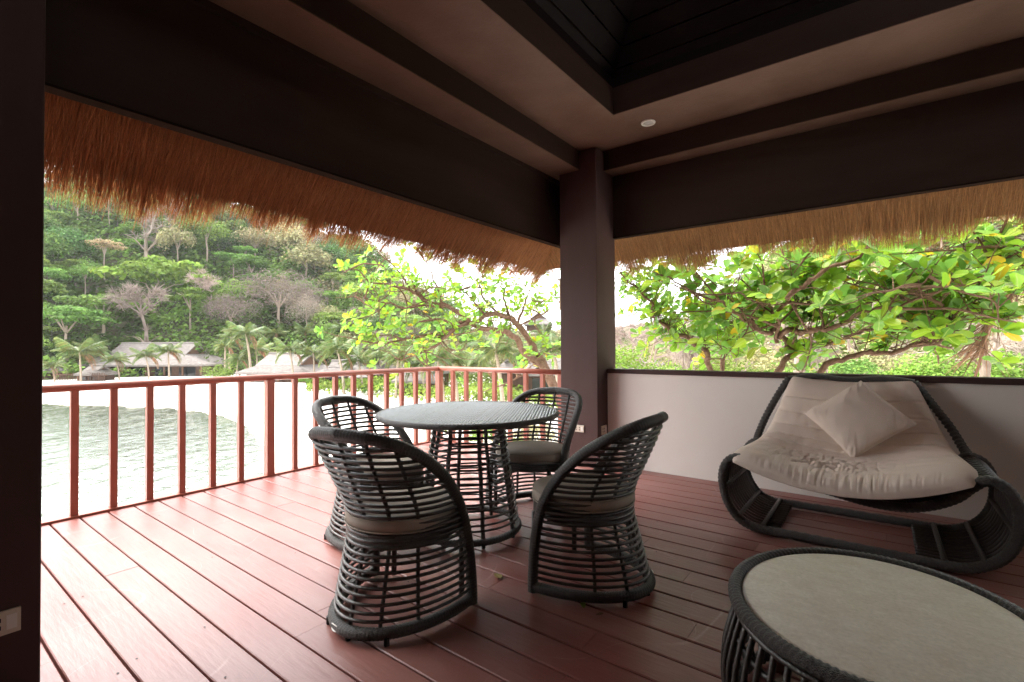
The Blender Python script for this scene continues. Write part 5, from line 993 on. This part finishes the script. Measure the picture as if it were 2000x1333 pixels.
# dry hanging palm fronds at the right edge
dp = [np.array(v) for v in DATA['dry']]
dt = empty('dry_palm_frond', dp[0], label='dry brown palm frond hanging in a tangle at the right edge of the opening', cat='palm frond')
b = MB(); g = np.random.default_rng(77); b.tube(spline([p - dp[0] for p in dp], 12), np.linspace(.022, .010, 12), 6)
b.build('frond_stalk', M['dryfrond'], dt, smooth=True); b = MB()
S_ = spline(np.array(dp), 60) - dp[0]
for k in range(170):
    p = S_[g.integers(6, 58)]; L = g.uniform(.22, .55); d = np.array([-.45 + g.normal(0, .35), g.normal(0, .35), -.55 + g.normal(0, .3)]); d /= np.linalg.norm(d); e = p + d * L + np.array([0, 0, -.25 * L]); m_ = (p + e) / 2 + np.array([0, 0, .06 * L]); w_ = np.cross(d, g.normal(0, 1, 3)); w_ = w_ / np.linalg.norm(w_) * g.uniform(.004, .009)
    b.add([p - w_, p + w_, m_ + w_, m_ - w_, e], [(0, 1, 2, 3)], [(3, 2, 4)], tint=np.clip(g.uniform(.5, 1.3) * np.ones(3), .2, 2))
b.build('leaflet', M['dryfrond'], dt)['kind'] = 'stuff'
# middle-distance greenery behind the right-hand trees
mid = [(1225, 15, 1.5, 'bright'), (1290, 12, 1.3, 'mid'), (1340, 16, 1.7, 'grey'), (1375, 20, 2.2, 'grey'), (1430, 13, 1.3, 'bright'), (1490, 16, 1.8, 'dry'), (1545, 12, 1.2, 'bright'), (1600, 15, 1.7, 'grey'), (1655, 12, 1.3, 'mid'), (1715, 13, 1.5, 'bright'), (1775, 15, 1.6, 'dry'), (1830, 13, 1.5, 'bright'), (1890, 16, 2.0, 'grey'), (1945, 12, 1.5, 'bright'), (2010, 14, 1.8, 'grey'), (1260, 22, 2.0, 'grey'), (1300, 26, 2.4, 'dry')]
ML = {'bright': 'yellow-green bushy tree', 'mid': 'mid green bushy tree', 'grey': 'tangle of pale leafless branches', 'dry': 'dry olive bushy tree'}
WH = ['just right of the column', 'behind the leaning stem', 'left of the upright sapling', 'far behind the upright sapling', 'right of the upright sapling', 'under the middle of the bright green canopy', 'low above the wall, left of the lounger', 'behind the thick pale trunk', 'above the lounger', 'above the right half of the lounger', 'under the long low branch', 'left of the forked pale trunk', 'behind the forked pale trunk', 'right of the forked pale trunk', 'at the right edge of the opening', 'in the gap right of the column, farther off', 'behind the tangle in the gap right of the column']
CRn = {k: [crown_mesh('crown', M[m_], 500 + 9 * s_, 26, 3400, .034, .8) for s_ in range(2)] for k, m_ in (('bright', 'cr_bright'), ('mid', 'cr_mid'), ('dry', 'cr_dry'))}
BRn = [branch_mesh('bare_branches', M['cr_grey'], 81 + k, levels=5, tw=.010, twigs=3500) for k in range(2)]
for (px, dep, R_, kd), wh in zip(mid, WH):
    x, y = P2(px, dep); z = float(terr(x, y)[0]); H_ = 4.2 + random.uniform(-.2, .5) + (1.0 if kd == 'grey' else 0) + (dep - 12) * .06
    t = empty('bushy_tree', (x, y, z), random.uniform(0, 6), label=f'{ML[kd]} {wh}', cat='tree')
    if kd == 'grey': inst('bare_branches', random.choice(BRn), t, (0, 0, H_ - R_ * .9), sc=(R_, R_, R_))
    else: inst('crown', random.choice(CRn[kd]), t, (0, 0, H_ - R_ * .7), sc=(R_, R_, R_ * .85))
    inst('trunk', random.choice(TRK), t, (0, 0, (H_ - R_) * .9), sc=(R_ * .7, R_ * .7, (H_ - R_) * .9))

# ------------------------------------------------------------------ the air over the bay
def haze():
    m = bpy.data.materials.new('pale_air'); m.use_nodes = True; t = m.node_tree; t.nodes.clear()
    o = t.nodes.new('ShaderNodeOutputMaterial'); p = t.nodes.new('ShaderNodeVolumePrincipled')
    p.inputs['Color'].default_value = (0.96, 0.97, 1.0, 1); p.inputs['Density'].default_value = 0.00018; p.inputs['Anisotropy'].default_value = 0.2
    t.links.new(p.outputs[0], o.inputs['Volume'])
    h = MB().box(-320, 320, -320, 330, -8.5, 105).build('haze', m); tag(h, kind='stuff')
haze()
